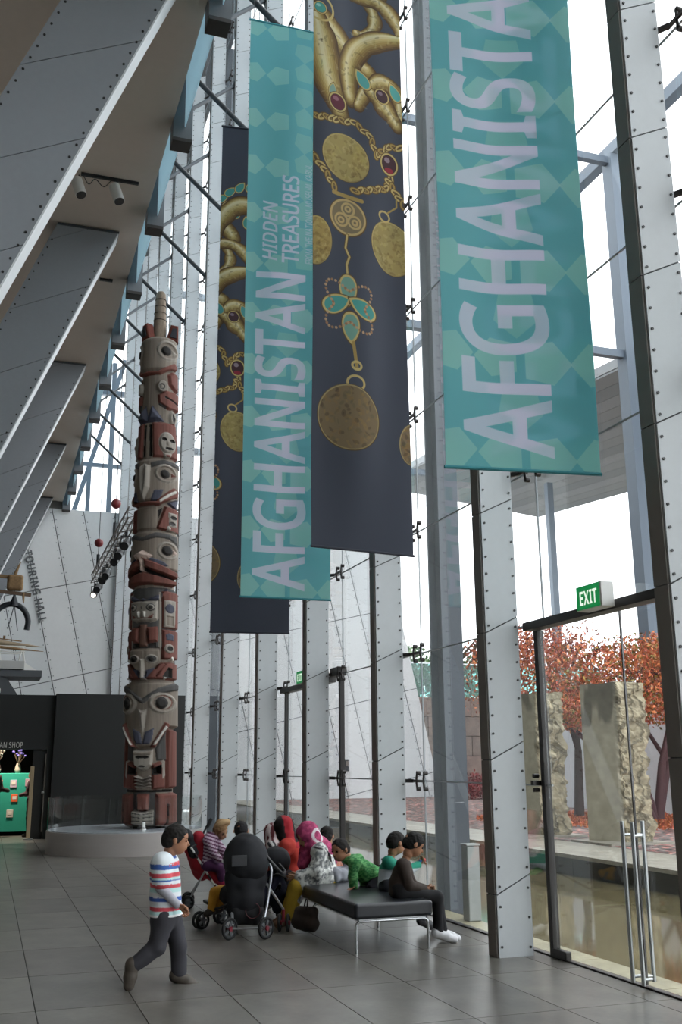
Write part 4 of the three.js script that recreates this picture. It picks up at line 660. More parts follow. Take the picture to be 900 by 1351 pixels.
{ // wall lettering, read downward along the panel seam
  const a = onZ(31, 727, BACK + 0.03), b = onZ(51.5, 822, BACK + 0.03), d = b.clone().sub(a), L = d.length(); d.normalize(); const up = V(-d.y, d.x, 0), q = new THREE.Quaternion().setFromRotationMatrix(new THREE.Matrix4().makeBasis(d, up, V(0, 0, 1)));
  lettering('hall_lettering', 'dark letters TOURING HALL running down the far wall', 'TOURING HALL', fontB, 0.3, L, a, q, M('#5a5d60', { roughness: 0.6 }), 0.02);
}
// ---------------------------------------------------------------- display of carved craft on a ledge above the shop
{
  const Z = -27.6, P = (x, y, dz = 0) => onZ(x, y, Z + dz);
  const wood = M('#a98a66', { map: rep(texStone, 1.5), roughness: 0.8 }), pale = M('#c9b9a4', { map: rep(texStone, 1.5), roughness: 0.8 }), dark = M('#1f242b', { roughness: 0.5 });
  const o = thing('display_ledge', 'pale and dark grey display ledge above the shop', 'ledge', [0, 3.15, Z]);
  mesh('support', prism([[-0.6, 0], [0.78, 0], [0.3, 0.7], [-0.6, 0.7]], 1).translate(0, 0, -1), M('#4f5256', { roughness: 0.7 }), o);
  mesh('dark_slab', span(-1.6, P(55, 890).x, 0.68, 0.85, 0.1, -1.3), M('#54585c', { roughness: 0.6 }), o); mesh('pale_slab', span(-1.6, P(31, 875).x + 0.02, 0.87, 1.08, 0.16, -1.3), M('#b9b9b7', { roughness: 0.6 }), o); mesh('pale_step', prism([[0.7, 0.85], [1.08, 0.85], [0.74, 1.06]], 1.2).translate(0, 0, -1.2), mat.white, o);
  mesh('lower_board', rb(1.0, 0.08, 0.5, 0.01, -0.3, 0.3, 0.28), mat.white, o);
  const rack = thing('display_rack', 'thin pale trestle rack on the display ledge', 'rack', [0.3, 4.23, Z - 0.3]);
  const T = []; for (const z of [0, -0.5]) { T.push(bar(V(-1.2, 0.42, z), V(0.45, 0.42, z), 0.02, 6), bar(V(-1.2, 0.28, z), V(0.45, 0.28, z), 0.015, 6)); for (const x of [-0.9, -0.3, 0.3]) T.push(bar(V(x, 0, z), V(x + 0.08, 0.42, z), 0.018, 6), bar(V(x + 0.16, 0, z), V(x + 0.08, 0.42, z), 0.018, 6)); }
  mesh('frame', merge(T), mat.white, rack);
  const hull = (name, label, y, L, tip, r, m) => { const h = thing(name, label, 'carving', [0.3, y, Z - 0.45]); const pts = [[0, -L], [r * 0.6, -L * 0.7], [r, -L * 0.2], [r * 0.95, L * 0.2], [r * 0.5, L * 0.65], [0.01, L]].map((p) => new THREE.Vector2(Math.max(p[0], 0.001), p[1])); mesh('hull', new THREE.LatheGeometry(pts, 16).rotateZ(-Math.PI / 2).scale(1, 0.62, 1).rotateZ(-0.08).translate(tip - L, 0, 0), m, h); return h; };
  const h1 = hull('canoe_carving', 'pale carved canoe hull with a long pointed prow on the rack', 4.78, 1.4, 0.9, 0.13, pale); mesh('gunwale', beam(V(-1.5, 0.2, 0.02), V(0.35, 0.02, 0.02), 0.03), wood, h1); mesh('thwart', merge([-0.9, -0.5, -0.1].map((x) => bx(0.06, 0.05, 0.3, x, 0.12, 0))), wood, h1);
  hull('outrigger_float', 'slim carved outrigger float under the canoe hull', 4.6, 0.9, 0.92, 0.06, wood).position.z += 0.2;
  const arch = thing('black_arch', 'black curved arch standing over the carved canoe', 'carving', [0.3, 4.7, Z - 0.3]); const A = (x, y) => P(x, y, -0.3).sub(V(0.3, 4.7, Z - 0.3));
  mesh('bow', tube([A(-14, 824), A(-6, 808), A(6, 799), A(19, 797), A(31, 804), A(37, 818), A(35, 831)], 0.075, 30, 8), dark, arch); mesh('finial', new THREE.ConeGeometry(0.14, 0.4, 10).translate(0, 0, 0).translate(...A(19, 790).toArray()), dark, arch); mesh('stays', merge([bar(A(19, 798), A(10, 830), 0.012, 5), bar(A(19, 798), A(23, 832), 0.012, 5)]), dark, arch);
  const k = thing('upper_carving', 'brown wooden carving with spread plank wings above the black arch', 'carving', [0.3, 5.7, Z - 0.3]); const B = (x, y) => P(x, y, -0.3).sub(V(0.3, 5.7, Z - 0.3));
  mesh('body', rb(0.42, 0.42, 0.3, 0.08, B(20, 769).x, B(20, 769).y, 0, 3), wood, k); mesh('wing_plank', beam(B(-20, 758), B(31, 763), 0.06, 0.09), wood, k); mesh('wing_plank', beam(B(-20, 778), B(41, 785), 0.06, 0.09), M('#6b5646', { roughness: 0.8 }), k); mesh('spire', bar(B(20, 758), B(27.5, 741), 0.05, 8, 0.012), wood, k); mesh('tail', bar(B(31, 782), B(31, 796), 0.045, 8, 0.015), wood, k); mesh('support_rod', bar(B(19, 778), B(19, 792), 0.015, 6), dark, k);
}
// ---------------------------------------------------------------- lighting truss with stage lamps
{
  const X = 2.66, Y = 6.95, z0 = -21.6, z1 = -30.1, s = 0.12, o = thing('lighting_truss', 'black hanging lighting truss behind the totem pole', 'truss', [X, Y, z0]), L = z0 - z1;
  const ch = [[-s, -s], [s, -s], [s, s], [-s, s]]; for (const [x, y] of ch) mesh('chord', bar(V(x, y, 0), V(x, y, -L), 0.02, 8), mat.fasciaDark, o);
  const lace = []; for (let i = 0; i < 22; i++) { const a = -i * L / 22, b = -(i + 1) * L / 22; for (let e = 0; e < 4; e++) { const p = ch[e], q = ch[(e + 1) % 4]; lace.push(bar(V(...p, i % 2 ? b : a), V(...q, i % 2 ? a : b), 0.009, 5)); } } mesh('lacing', merge(lace), mat.fasciaDark, o);
  for (const z of [-29.6, -25.4]) { const h = thing('chain_hoist', z < -28 ? 'chain with a red ball holding the far end of the truss' : 'chain with a red ball holding the truss beside the totem pole', 'hoist', [X, Y + s + 0.02, z], 0, 'truss hoists'); mesh('chain', bar(V(0, 0, 0), V(0, TOP - Y - s - 0.02, 0), 0.012, 6), mat.rod, h); mesh('ball', sph(0.13, 0, z < -28 ? 0.85 : 1.0, 0, 1, 1, 1, 16), M('#7a2a2e', { roughness: 0.35 }), h); mesh('drum', bar(V(0, 0.06, 0), V(0, 0.5, 0), 0.05, 10), mat.rod, h); }
  [[-30.0, 1], [-29.1, 0], [-27.6, 0], [-26.9, 0], [-24.9, 0], [-24.1, 0], [-22.9, 0]].forEach(([z, on], i) => {
    const l = thing('stage_lamp', on ? 'stage lamp with a bright lens at the far end of the truss' : 'black stage lamp clamped under the lighting truss', 'lamp', [X, Y - s - 0.03, z], 0, 'truss lamps');
    mesh('clamp', bx(0.06, 0.1, 0.06, 0, -0.05, 0), mat.blackPlastic, l); mesh('yoke', merge([bx(0.24, 0.02, 0.04, 0, -0.1, 0), bx(0.02, 0.2, 0.04, -0.11, -0.19, 0), bx(0.02, 0.2, 0.04, 0.11, -0.19, 0)]), mat.blackPlastic, l);
    const c = mesh('lamp_can', bar(V(0.06, -0.18, -0.18), V(-0.06, -0.38, 0.2), 0.085, 16, 0.1), mat.blackPlastic, l); if (on) mesh('lens', sph(0.07, -0.065, -0.39, 0.21, 1, 1, 1, 14), new THREE.MeshStandardMaterial({ color: '#ffffff', emissive: '#fff6e8', emissiveIntensity: 0.6 }), l);
  });
}
{ // track spotlights on the soffit
  const t = thing('light_track', 'short black light track on the soffit between two leaning struts', 'light track', [1.29, SOF, -15.93]); mesh('rail', bx(0.98, 0.05, 0.05, 0, -0.025, 0), mat.rod, t); mesh('feed_cable', tube([V(-0.45, -0.05, 0), V(-0.35, -0.2, 0), V(-0.25, -0.08, 0), V(-0.1, -0.2, 0), V(0.02, -0.06, 0)], 0.008, 24, 5), mat.rod, t);
  for (const [x, lab] of [[0.12, 'white track spotlight on the soffit track, whole body in view'], [-0.52, 'white track spotlight partly behind the leaning strut edge']]) { const s = thing('track_spotlight', lab, 'spotlight', [1.29 + x, SOF - 0.055, -15.93]); mesh('stem', bar(V(0, 0, 0), V(0, -0.08, 0), 0.015, 8), mat.blackPlastic, s); mesh('can', bar(V(-0.04, -0.08, -0.03), V(0.05, -0.4, 0.05), 0.095, 18), mat.white, s); mesh('bezel', bar(V(0.05, -0.4, 0.05), V(0.053, -0.41, 0.053), 0.085, 18), mat.blackPlastic, s); }
  const t2 = thing('light_track', 'small far light track on the soffit', 'light track', [1.63, SOF, -19.78]); mesh('rail', bx(0.26, 0.05, 0.05, 0, -0.025, 0), mat.rod, t2); mesh('feed_box', bx(0.08, 0.04, 0.08, 0.1, -0.02, 0), mat.rod, t2);
}
// ---------------------------------------------------------------- black leather bench
const leather = PM('#23262c', { roughness: 0.32, clearcoat: 0.35, clearcoatRoughness: 0.3 });
{
  const x0 = 3.12, x1 = 3.86, z0 = -8.74, z1 = -11.35, o = thing('leather_bench', 'long black leather bench on chrome legs', 'bench', [(x0 + x1) / 2, 0, (z0 + z1) / 2]); const W = x1 - x0, L = z0 - z1;
  const cg = new RoundedBoxGeometry(W, 0.135, L, 5, 0.03), p = cg.attributes.position; for (let i = 0; i < p.count; i++) { if (p.getY(i) > 0.05) p.setY(i, p.getY(i) - 0.012 * noise(p.getX(i) * 4 + 3, p.getZ(i) * 3) - 0.008 * Math.cos(p.getX(i) / W * 3) * 0); } cg.computeVertexNormals();
  mesh('cushion', cg.translate(0, 0.347, 0), leather, o); mesh('base_frame', rb(W - 0.1, 0.022, L - 0.1, 0.006, 0, 0.268, 0), mat.brushed, o);
  for (const z of [L / 2 - 0.06, 0, -L / 2 + 0.06]) { const s = W / 2 - 0.03; mesh('leg_hoop', tube([V(-s, 0, z), V(-s, 0.2, z), V(-s + 0.015, 0.245, z), V(-s + 0.06, 0.257, z), V(0, 0.257, z), V(s - 0.06, 0.257, z), V(s - 0.015, 0.245, z), V(s, 0.2, z), V(s, 0, z)], 0.013, 60, 10), mat.chrome, o); }
}
{ // small things by the glass
  const b = thing('steel_bollard', 'brushed steel bollard outside the glass beside the dark steel column', 'bollard', [5.0, -0.03, -10.3]); const bm = M('#8d918f', { roughness: 0.45, metalness: 0.4 }); mesh('shaft', rb(0.15, 0.76, 0.15, 0.015, 0, 0.38, 0), bm, b); mesh('cap', rb(0.165, 0.02, 0.165, 0.005, 0, 0.77, 0), bm, b);
  const p = onZ(457.5, 1010, BACK + 0.03), w = thing('wall_box', 'small dark box fixed to the far wall outside the glass', 'box', p.toArray()); mesh('case', rb(0.16, 0.44, 0.1, 0.01, 0, 0, 0.05), mat.rod, w); mesh('lid', rb(0.13, 0.2, 0.02, 0.005, 0, 0.08, 0.105), mat.fasciaDark, w);
}
// ---------------------------------------------------------------- soft shapes: distance fields meshed with surface nets
const cap = (a, b, ra, rb = ra) => { const ax = a.x, ay = a.y, az = a.z, bx_ = b.x - ax, by = b.y - ay, bz = b.z - az, L = bx_ * bx_ + by * by + bz * bz || 1e-9; const f = (x, y, z) => { const px = x - ax, py = y - ay, pz = z - az; let t = (px * bx_ + py * by + pz * bz) / L; t = t < 0 ? 0 : t > 1 ? 1 : t; return Math.hypot(px - t * bx_, py - t * by, pz - t * bz) - (ra + (rb - ra) * t); }; const R = Math.max(ra, rb); f.box = [Math.min(a.x, b.x) - R, Math.min(a.y, b.y) - R, Math.min(a.z, b.z) - R, Math.max(a.x, b.x) + R, Math.max(a.y, b.y) + R, Math.max(a.z, b.z) + R]; return f; };
function egg(c, rx, ry, rz, X = V(1, 0, 0), Y = V(0, 1, 0), Z = V(0, 0, 1)) { const f = (x, y, z) => { const px = x - c.x, py = y - c.y, pz = z - c.z, u = (px * X.x + py * X.y + pz * X.z) / rx, v = (px * Y.x + py * Y.y + pz * Y.z) / ry, w = (px * Z.x + py * Z.y + pz * Z.z) / rz, k = Math.hypot(u, v, w), m = Math.hypot(u / rx, v / ry, w / rz); return k < 1e-6 ? -Math.min(rx, ry, rz) : k * (k - 1) / m; }; const R = Math.max(rx, ry, rz); f.box = [c.x - R, c.y - R, c.z - R, c.x + R, c.y + R, c.z + R]; return f; }
const boxOf = (fs) => fs.reduce((b, f) => [Math.min(b[0], f.box[0]), Math.min(b[1], f.box[1]), Math.min(b[2], f.box[2]), Math.max(b[3], f.box[3]), Math.max(b[4], f.box[4]), Math.max(b[5], f.box[5])], [1e9, 1e9, 1e9, -1e9, -1e9, -1e9]);
function blend(fs, k) { const B = boxOf(fs); const f = (x, y, z) => { let d = 1e9; for (const g of fs) { const b = g.box, o = Math.max(b[0] - x, x - b[3], b[1] - y, y - b[4], b[2] - z, z - b[5]); if (o > d + k && o > 0.03) continue; const e = g(x, y, z), h = Math.max(k - Math.abs(d - e), 0) / k; d = Math.min(d, e) - h * h * k * 0.25; } return d; }; f.box = B; return f; }
const cut = (f, ...subs) => { const g = (x, y, z) => { let d = f(x, y, z); for (const s of subs) d = Math.max(d, -s(x, y, z)); return d; }; g.box = f.box; return g; };
const rough = (f, amp, freq) => { const g = (x, y, z) => f(x, y, z) + amp * (noise(x * freq, y * freq, z * freq) - 0.5) * 2; g.box = f.box; return g; };
function nets(f, cell, tint) {
  const m = cell * 2.5, [x0, y0, z0] = f.box.slice(0, 3).map((v) => v - m), nx = Math.ceil((f.box[3] + m - x0) / cell) + 1, ny = Math.ceil((f.box[4] + m - y0) / cell) + 1, nz_ = Math.ceil((f.box[5] + m - z0) / cell) + 1;
  const d = new Float32Array(nx * ny * nz_), at = (i, j, k) => (k * ny + j) * nx + i;
  for (let k = 0; k < nz_; k++) for (let j = 0; j < ny; j++) for (let i = 0; i < nx; i++) d[at(i, j, k)] = f(x0 + i * cell, y0 + j * cell, z0 + k * cell);
  const id = new Int32Array(nx * ny * nz_).fill(-1), pos = [], nor = [], idx = [], e = cell * 0.6;
  for (let k = 0; k < nz_ - 1; k++) for (let j = 0; j < ny - 1; j++) for (let i = 0; i < nx - 1; i++) {
    let s = 0, px = 0, py = 0, pz = 0, n = 0; const c = [];
    for (let q = 0; q < 8; q++) { const v = d[at(i + (q & 1), j + (q >> 1 & 1), k + (q >> 2))]; c.push(v); if (v < 0) s++; }
    if (s === 0 || s === 8) continue;
    for (let q = 0; q < 8; q++) for (const b of [1, 2, 4]) { if (q & b) continue; const r = q | b; if (c[q] < 0 !== c[r] < 0) { const t = c[q] / (c[q] - c[r]); px += (q & 1) + (b === 1 ? t : 0); py += (q >> 1 & 1) + (b === 2 ? t : 0); pz += (q >> 2) + (b === 4 ? t : 0); n++; } }
    id[at(i, j, k)] = pos.length / 3; const X = x0 + (i + px / n) * cell, Y = y0 + (j + py / n) * cell, Z = z0 + (k + pz / n) * cell; pos.push(X, Y, Z);
    const gx = f(X + e, Y, Z) - f(X - e, Y, Z), gy = f(X, Y + e, Z) - f(X, Y - e, Z), gz = f(X, Y, Z + e) - f(X, Y, Z - e), L = Math.hypot(gx, gy, gz) || 1; nor.push(gx / L, gy / L, gz / L);
  }
  const quad = (a, b, c, e2, flip) => { if (a < 0 || b < 0 || c < 0 || e2 < 0) return; flip ? idx.push(a, c, b, a, e2, c) : idx.push(a, b, c, a, c, e2); };
  for (let k = 1; k < nz_ - 1; k++) for (let j = 1; j < ny - 1; j++) for (let i = 1; i < nx - 1; i++) {
    const a = d[at(i, j, k)] < 0;
    if (a !== d[at(i + 1, j, k)] < 0) quad(id[at(i, j - 1, k - 1)], id[at(i, j, k - 1)], id[at(i, j, k)], id[at(i, j - 1, k)], !a);
    if (a !== d[at(i, j + 1, k)] < 0) quad(id[at(i - 1, j, k - 1)], id[at(i - 1, j, k)], id[at(i, j, k)], id[at(i, j, k - 1)], !a);
    if (a !== d[at(i, j, k + 1)] < 0) quad(id[at(i - 1, j - 1, k)], id[at(i, j - 1, k)], id[at(i, j, k)], id[at(i - 1, j, k)], !a);
  }
  const g = new THREE.BufferGeometry(); g.setAttribute('position', new THREE.Float32BufferAttribute(pos, 3)); g.setAttribute('normal', new THREE.Float32BufferAttribute(nor, 3)); g.setIndex(idx);
  if (tint) { const col = []; for (let i = 0; i < pos.length; i += 3) { const c = tint(pos[i], pos[i + 1], pos[i + 2], nor[i], nor[i + 1], nor[i + 2]); col.push(c.r, c.g, c.b); } g.setAttribute('color', new THREE.Float32BufferAttribute(col, 3)); }
  return g;
}
const fabric = (c, o = {}) => M(c, { roughness: 0.85, ...o }), printed = () => new THREE.MeshStandardMaterial({ vertexColors: true, roughness: 0.85 });
// ---------------------------------------------------------------- people
function handShape(w, dir, across, L, curl = 0.35) {   // palm, four bent fingers, thumb from the side of the palm
  dir = dir.clone().normalize(); across = across.clone().addScaledVector(dir, -across.dot(dir)).normalize(); const bend = dir.clone().cross(across).normalize(), P = (a, b, c) => w.clone().addScaledVector(dir, a * L).addScaledVector(across, b * L).addScaledVector(bend, c * L);
  const out = [cap(P(0, 0.02, 0), P(0.42, 0.14, 0), 0.1 * L, 0.085 * L), cap(P(0, -0.02, 0), P(0.42, -0.14, 0), 0.1 * L, 0.085 * L), cap(P(0.2, 0, 0), P(0.42, 0, 0), 0.1 * L, 0.09 * L)];
  [[0.19, 0.44], [0.065, 0.5], [-0.065, 0.47], [-0.19, 0.37]].forEach(([b, len], i) => { const k = P(0.44, b * 0.95, 0), m = P(0.44 + len * 0.52, b * 1.1, curl * 0.14), t = P(0.44 + len * (1 - 0.35 * curl), b * 1.12, curl * 0.42); out.push(cap(k, m, 0.066 * L, 0.058 * L), cap(m, t, 0.058 * L, 0.046 * L)); });
  const t0 = P(0.14, 0.16, 0.02), t1 = P(0.34, 0.34, 0.1), t2 = P(0.5, 0.38, 0.16); out.push(cap(t0, t1, 0.078 * L, 0.066 * L), cap(t1, t2, 0.066 * L, 0.052 * L)); return out;
}
function person(o) {
  const root = thing('person', o.label, 'person', o.base.toArray(), 0, o.group), B = o.base, put = (n, g, m, par = root) => mesh(n, g.translate(-B.x, -B.y, -B.z), m, par);
  const s = o.s ?? 1, skin = M(o.skin ?? '#b98a6a', { roughness: 0.55 }), cell = o.cell ?? 0.012, mid = (a, b, t = 0.5) => a.clone().lerp(b, t);
  const H = o.head, F = H.f.clone().normalize(), U = (H.u ?? UPV).clone().addScaledVector(F, -F.dot(H.u ?? UPV)).normalize(), Rg = F.clone().cross(U), hp = (f, u, r) => H.c.clone().addScaledVector(F, f * H.s).addScaledVector(U, u * H.s).addScaledVector(Rg, r * H.s);
  const sh = o.sh, el = o.el, wr = o.wr, hip = o.hip, kn = o.kn, an = o.an, toe = o.toe, chest = o.chest ?? mid(sh[0], sh[1]), pel = o.pel ?? mid(hip[0], hip[1]), neck = o.neck ?? mid(sh[0], sh[1]).addScaledVector(UPV, 0.05 * s);
  const belly = o.belly ?? mid(chest, pel, 0.55);
  const torso = (e) => [cap(mid(sh[0], sh[1], 0.12), mid(sh[0], sh[1], 0.88), 0.068 * s + e), cap(chest, belly, 0.115 * s + e, 0.108 * s + e), cap(belly, pel, 0.108 * s + e, 0.115 * s + e), cap(mid(hip[0], hip[1], 0.1), mid(hip[0], hip[1], 0.9), 0.095 * s + e)];
  const upper = (i, e) => cap(sh[i], el[i], 0.056 * s + e, 0.043 * s + e), fore = (i, e) => cap(el[i], wr[i], 0.043 * s + e, 0.029 * s + e), thigh = (i, e) => cap(hip[i], kn[i], 0.085 * s + e, 0.057 * s + e), calf = (i, e) => cap(kn[i], an[i], 0.056 * s + e, 0.036 * s + e);
  const foot = (i, e) => { const d = toe[i].clone().sub(an[i]), heel = an[i].clone().addScaledVector(d, -0.18).addScaledVector(UPV, -0.012 * s); return [cap(an[i], heel, 0.036 * s + e), cap(heel, mid(heel, toe[i], 0.6), 0.034 * s + e, 0.034 * s + e), cap(mid(heel, toe[i], 0.6), toe[i], 0.034 * s + e, 0.026 * s + e)]; };
  const bodyF = blend([...torso(-0.012), cap(neck, hp(-0.08, -0.2, 0), 0.05 * s, 0.046 * s), upper(0, -0.006), upper(1, -0.006), fore(0, 0), fore(1, 0), thigh(0, -0.012), thigh(1, -0.012), calf(0, -0.006), calf(1, -0.006), ...foot(0, -0.004), ...foot(1, -0.004)], 0.03 * s);
  const headF = blend([egg(hp(-0.03, 0.1, 0), 0.36 * H.s, 0.4 * H.s, 0.44 * H.s, Rg, U, F), egg(hp(0.09, -0.17, 0), 0.28 * H.s, 0.33 * H.s, 0.33 * H.s, Rg, U, F), cap(hp(0.38, 0.0, 0), hp(0.46, -0.12, 0), 0.03 * H.s, 0.055 * H.s), cap(hp(0.38, -0.24, -0.06), hp(0.38, -0.24, 0.06), 0.045 * H.s), egg(hp(-0.02, -0.03, 0.37), 0.045 * H.s, 0.11 * H.s, 0.07 * H.s, Rg, U, F), egg(hp(-0.02, -0.03, -0.37), 0.045 * H.s, 0.11 * H.s, 0.07 * H.s, Rg, U, F), cap(hp(-0.08, -0.2, 0), mid(neck, hp(-0.08, -0.2, 0)), 0.22 * H.s, 0.22 * H.s)], 0.05 * H.s);
  const pieces = [nets(bodyF, cell), nets(headF, o.fine ? 0.005 : 0.008)];
  for (let i = 0; i < 2; i++) if (o.hand?.[i]) { const d = o.hand[i]; pieces.push(nets(blend(handShape(wr[i], d.dir, d.across, d.L ?? 0.15 * s, d.curl ?? 0.5), 0.006), 0.0042)); }
  put('body', merge(pieces), skin);
  if (!o.noFace) { const eyeM = M('#1c1512', { roughness: 0.25 }); for (const r of [-1, 1]) { put('eye', sph(0.05 * H.s, 0, 0, 0, 1.2, 0.75, 0.6, 10).applyMatrix4(new THREE.Matrix4().makeBasis(Rg, U, F)).translate(...hp(0.365, 0.0, 0.15 * r).toArray()), eyeM); put('eyebrow', sph(0.07 * H.s, 0, 0, 0, 1.2, 0.25, 0.4, 8).applyMatrix4(new THREE.Matrix4().makeBasis(Rg, U, F)).translate(...hp(0.375, 0.1, 0.15 * r).toArray()), M('#231a16')); } put('mouth', sph(0.09 * H.s, 0, 0, 0, 1, 0.25, 0.35, 10).applyMatrix4(new THREE.Matrix4().makeBasis(Rg, U, F)).translate(...hp(0.41, -0.245, 0).toArray()), M('#8a4a42', { roughness: 0.5 })); }
  if (o.hair) { const low = hp(0, -0.3, 0), h = cut(blend([egg(hp(-0.03, 0.12, 0), 0.378 * H.s, 0.4 * H.s, 0.44 * H.s, Rg, U, F), egg(hp(-0.2, -0.03, 0), 0.34 * H.s, 0.33 * H.s, 0.31 * H.s, Rg, U, F)], 0.05 * H.s), egg(hp(0.42, -0.2, 0), 0.42 * H.s, 0.46 * H.s, 0.42 * H.s, Rg, U, F), (x, y, z) => (x - low.x) * U.x + (y - low.y) * U.y + (z - low.z) * U.z, egg(hp(-0.01, -0.06, 0.42), 0.08 * H.s, 0.13 * H.s, 0.09 * H.s, Rg, U, F), egg(hp(-0.01, -0.06, -0.42), 0.08 * H.s, 0.13 * H.s, 0.09 * H.s, Rg, U, F)); put('hair', nets(rough(h, 0.004, 60), o.fine ? 0.005 : 0.008), M(o.hair, { roughness: 0.85 })); }
  if (o.scarf) { const fs = [egg(hp(-0.04, 0.1, 0), 0.46 * H.s, 0.47 * H.s, 0.52 * H.s, Rg, U, F), egg(hp(-0.02, -0.25, 0), 0.4 * H.s, 0.36 * H.s, 0.42 * H.s, Rg, U, F), cap(hp(-0.05, -0.4, 0), mid(sh[0], sh[1]), 0.11 * s, 0.14 * s), cap(mid(sh[0], sh[1], 0.2), mid(sh[0], sh[1], 0.8), 0.1 * s), ...(o.scarf.more ?? [])]; put('headscarf', nets(rough(cut(blend(fs, 0.05), egg(hp(0.5, -0.08, 0), 0.27 * H.s, 0.4 * H.s, 0.4 * H.s, Rg, U, F)), 0.006, 22), 0.009, o.scarf.tint), o.scarf.tint ? printed() : fabric(o.scarf.color)); }
  if (o.top) { const t = o.top, e = t.e ?? 0.012; const fs = [...torso(e).slice(0, 4), ...[0, 1].flatMap((i) => t.short ? [cap(sh[i], mid(sh[i], el[i], 0.72), 0.06 * s + e, 0.055 * s + e)] : [upper(i, e), cap(el[i], mid(el[i], wr[i], 0.94), 0.043 * s + e, 0.033 * s + e)]), ...(t.more ?? [])]; let f = rough(blend(fs, 0.035 * s), t.fold ?? 0.005, t.freq ?? 14); if (t.hem !== undefined) f = cut(f, (x, y) => y - t.hem); if (!t.high) f = cut(f, egg(neck.clone().addScaledVector(UPV, 0.05 * s), 0.062 * s, 0.06 * s, 0.062 * s)); put(t.name ?? 'shirt', nets(f, o.fine ? 0.0065 : 0.01, t.tint), t.tint ? printed() : fabric(t.color)); }
  if (o.sleeves) put('undershirt', nets(rough(blend([0, 1].flatMap((i) => [upper(i, 0.007), cap(el[i], mid(el[i], wr[i], 0.96), 0.043 * s + 0.008, 0.033 * s + 0.006)]), 0.02), 0.004, 20), o.fine ? 0.0065 : 0.01), fabric(o.sleeves));
  if (o.bottom) { const e = o.bottom.e ?? 0.012; put(o.bottom.name ?? 'trousers', nets(rough(blend([cap(mid(hip[0], hip[1], 0.1), mid(hip[0], hip[1], 0.9), 0.095 * s + e), cap(pel, mid(pel, belly, 0.35), 0.112 * s + e), ...[0, 1].flatMap((i) => [thigh(i, e), cap(kn[i], mid(kn[i], an[i], o.bottom.hem ?? 0.93), 0.057 * s + e, 0.044 * s + e)]), ...(o.bottom.more ?? [])], 0.03 * s), 0.007, 13), o.fine ? 0.0075 : 0.011), fabric(o.bottom.color)); }
  if (o.shoes) for (let i = 0; i < 2; i++) { const sd = toe[i].clone().sub(an[i]); const shoe = put('shoe', nets(blend(foot(i, o.shoeE ?? 0.014), 0.02), 0.007), M(o.shoes, { roughness: 0.6 })); if (o.soles) { const low = (a, k = 0.038) => a.clone().addScaledVector(UPV, -k * s); const heel = an[i].clone().addScaledVector(sd, -0.2); put('sole', nets(blend([cap(low(heel, 0.05), low(toe[i].clone().addScaledVector(sd, 0.05), 0.03), 0.026 * s, 0.022 * s)], 0.01), 0.007), M(o.soles, { roughness: 0.7 }), shoe); } }
  return root;
}
const pz = (Z) => (x, y, d = 0) => onZ(x, y, Z + d);
{ // boy walking across the floor
  const P = pz(-8.1), bands = [[1128, '#3c5fa8'], [1132.5, '#dfe6ea'], [1138, '#3f63ab'], [1144.5, '#dce9ea'], [1149, '#d4525c'], [1155, '#b9dcdc'], [1158, '#3f63ab'], [1160, '#e2e6ea'], [1164, '#cf4f58'], [1169.5, '#b7dcda'], [1176, '#dfe2e6'], [1182, '#3d5fae'], [1187.5, '#d9dee2'], [1194, '#cc4d59'], [1199.5, '#b5dad9'], [1204, '#ececec'], [1400, '#ececec']].map(([y, c]) => [onZ(215, y, -8.1).y, hex(c)]);
  const nk = onZ(222, 1130, -8.1), yA = onZ(230, 1136, -8.1).y, yB = onZ(230, 1140.5, -8.1).y, yC = onZ(230, 1143, -8.1).y, yD = onZ(230, 1149, -8.1).y, tint = (x, y, z, nx = 0) => { if (nx > 0.55 && y < yA && y > yB && noise(x * 90, y * 60, z * 120) > 0.3) return hex('#d0484f'); if (nx > 0.6 && y < yC && y > yD && z > -8.08 && z < -8.03) return hex('#2a3350'); let c = Math.hypot(x - nk.x, z - nk.z) < 0.075 ? bands[0][1] : bands[1][1]; for (const [h, k] of bands.slice(1)) if (y + 0.004 * noise(x * 12, y * 12) < h) c = k; return c; };
  person({ label: 'boy in a striped shirt and dark trousers walking across the floor', base: V(1.35, 0, -8.1), fine: true, s: 0.76, cell: 0.009, skin: '#a8775a',
    head: { c: P(232, 1107.5), f: V(1, -0.14, 0.18), u: V(-0.05, 1, 0), s: 0.222 }, neck: P(222, 1130), sh: [P(213, 1139, 0.095), P(222, 1139, -0.095)], chest: P(218, 1151), pel: P(219, 1206),
    el: [P(213, 1171, 0.13), P(224, 1172, -0.12)], wr: [P(234, 1194, 0.13), P(236, 1196, -0.11)], hand: [{ dir: V(0.85, -0.5, 0.1), across: V(0.3, 0.5, 0.6), L: 0.115, curl: 0.5 }, { dir: V(0.6, -0.8, 0), across: V(0.6, 0.4, -0.4), L: 0.115, curl: 0.6 }],
    hip: [P(215, 1212, 0.062), P(225, 1212, -0.062)], kn: [P(207, 1250, 0.07), P(236, 1250, -0.06)], an: [P(174, 1275, 0.07), P(236, 1288, -0.06)], toe: [P(170, 1300, 0.07), P(257, 1302, -0.02)],
    hair: '#17130f', top: { short: true, tint, hem: onZ(215, 1208, -8.1).y, e: 0.031, fold: 0.006 }, sleeves: '#a9a9b2', shoeE: 0.021, bottom: { color: '#36353b', e: 0.021, hem: 0.86 }, shoes: '#4d453d', soles: '#857b6e' });
}
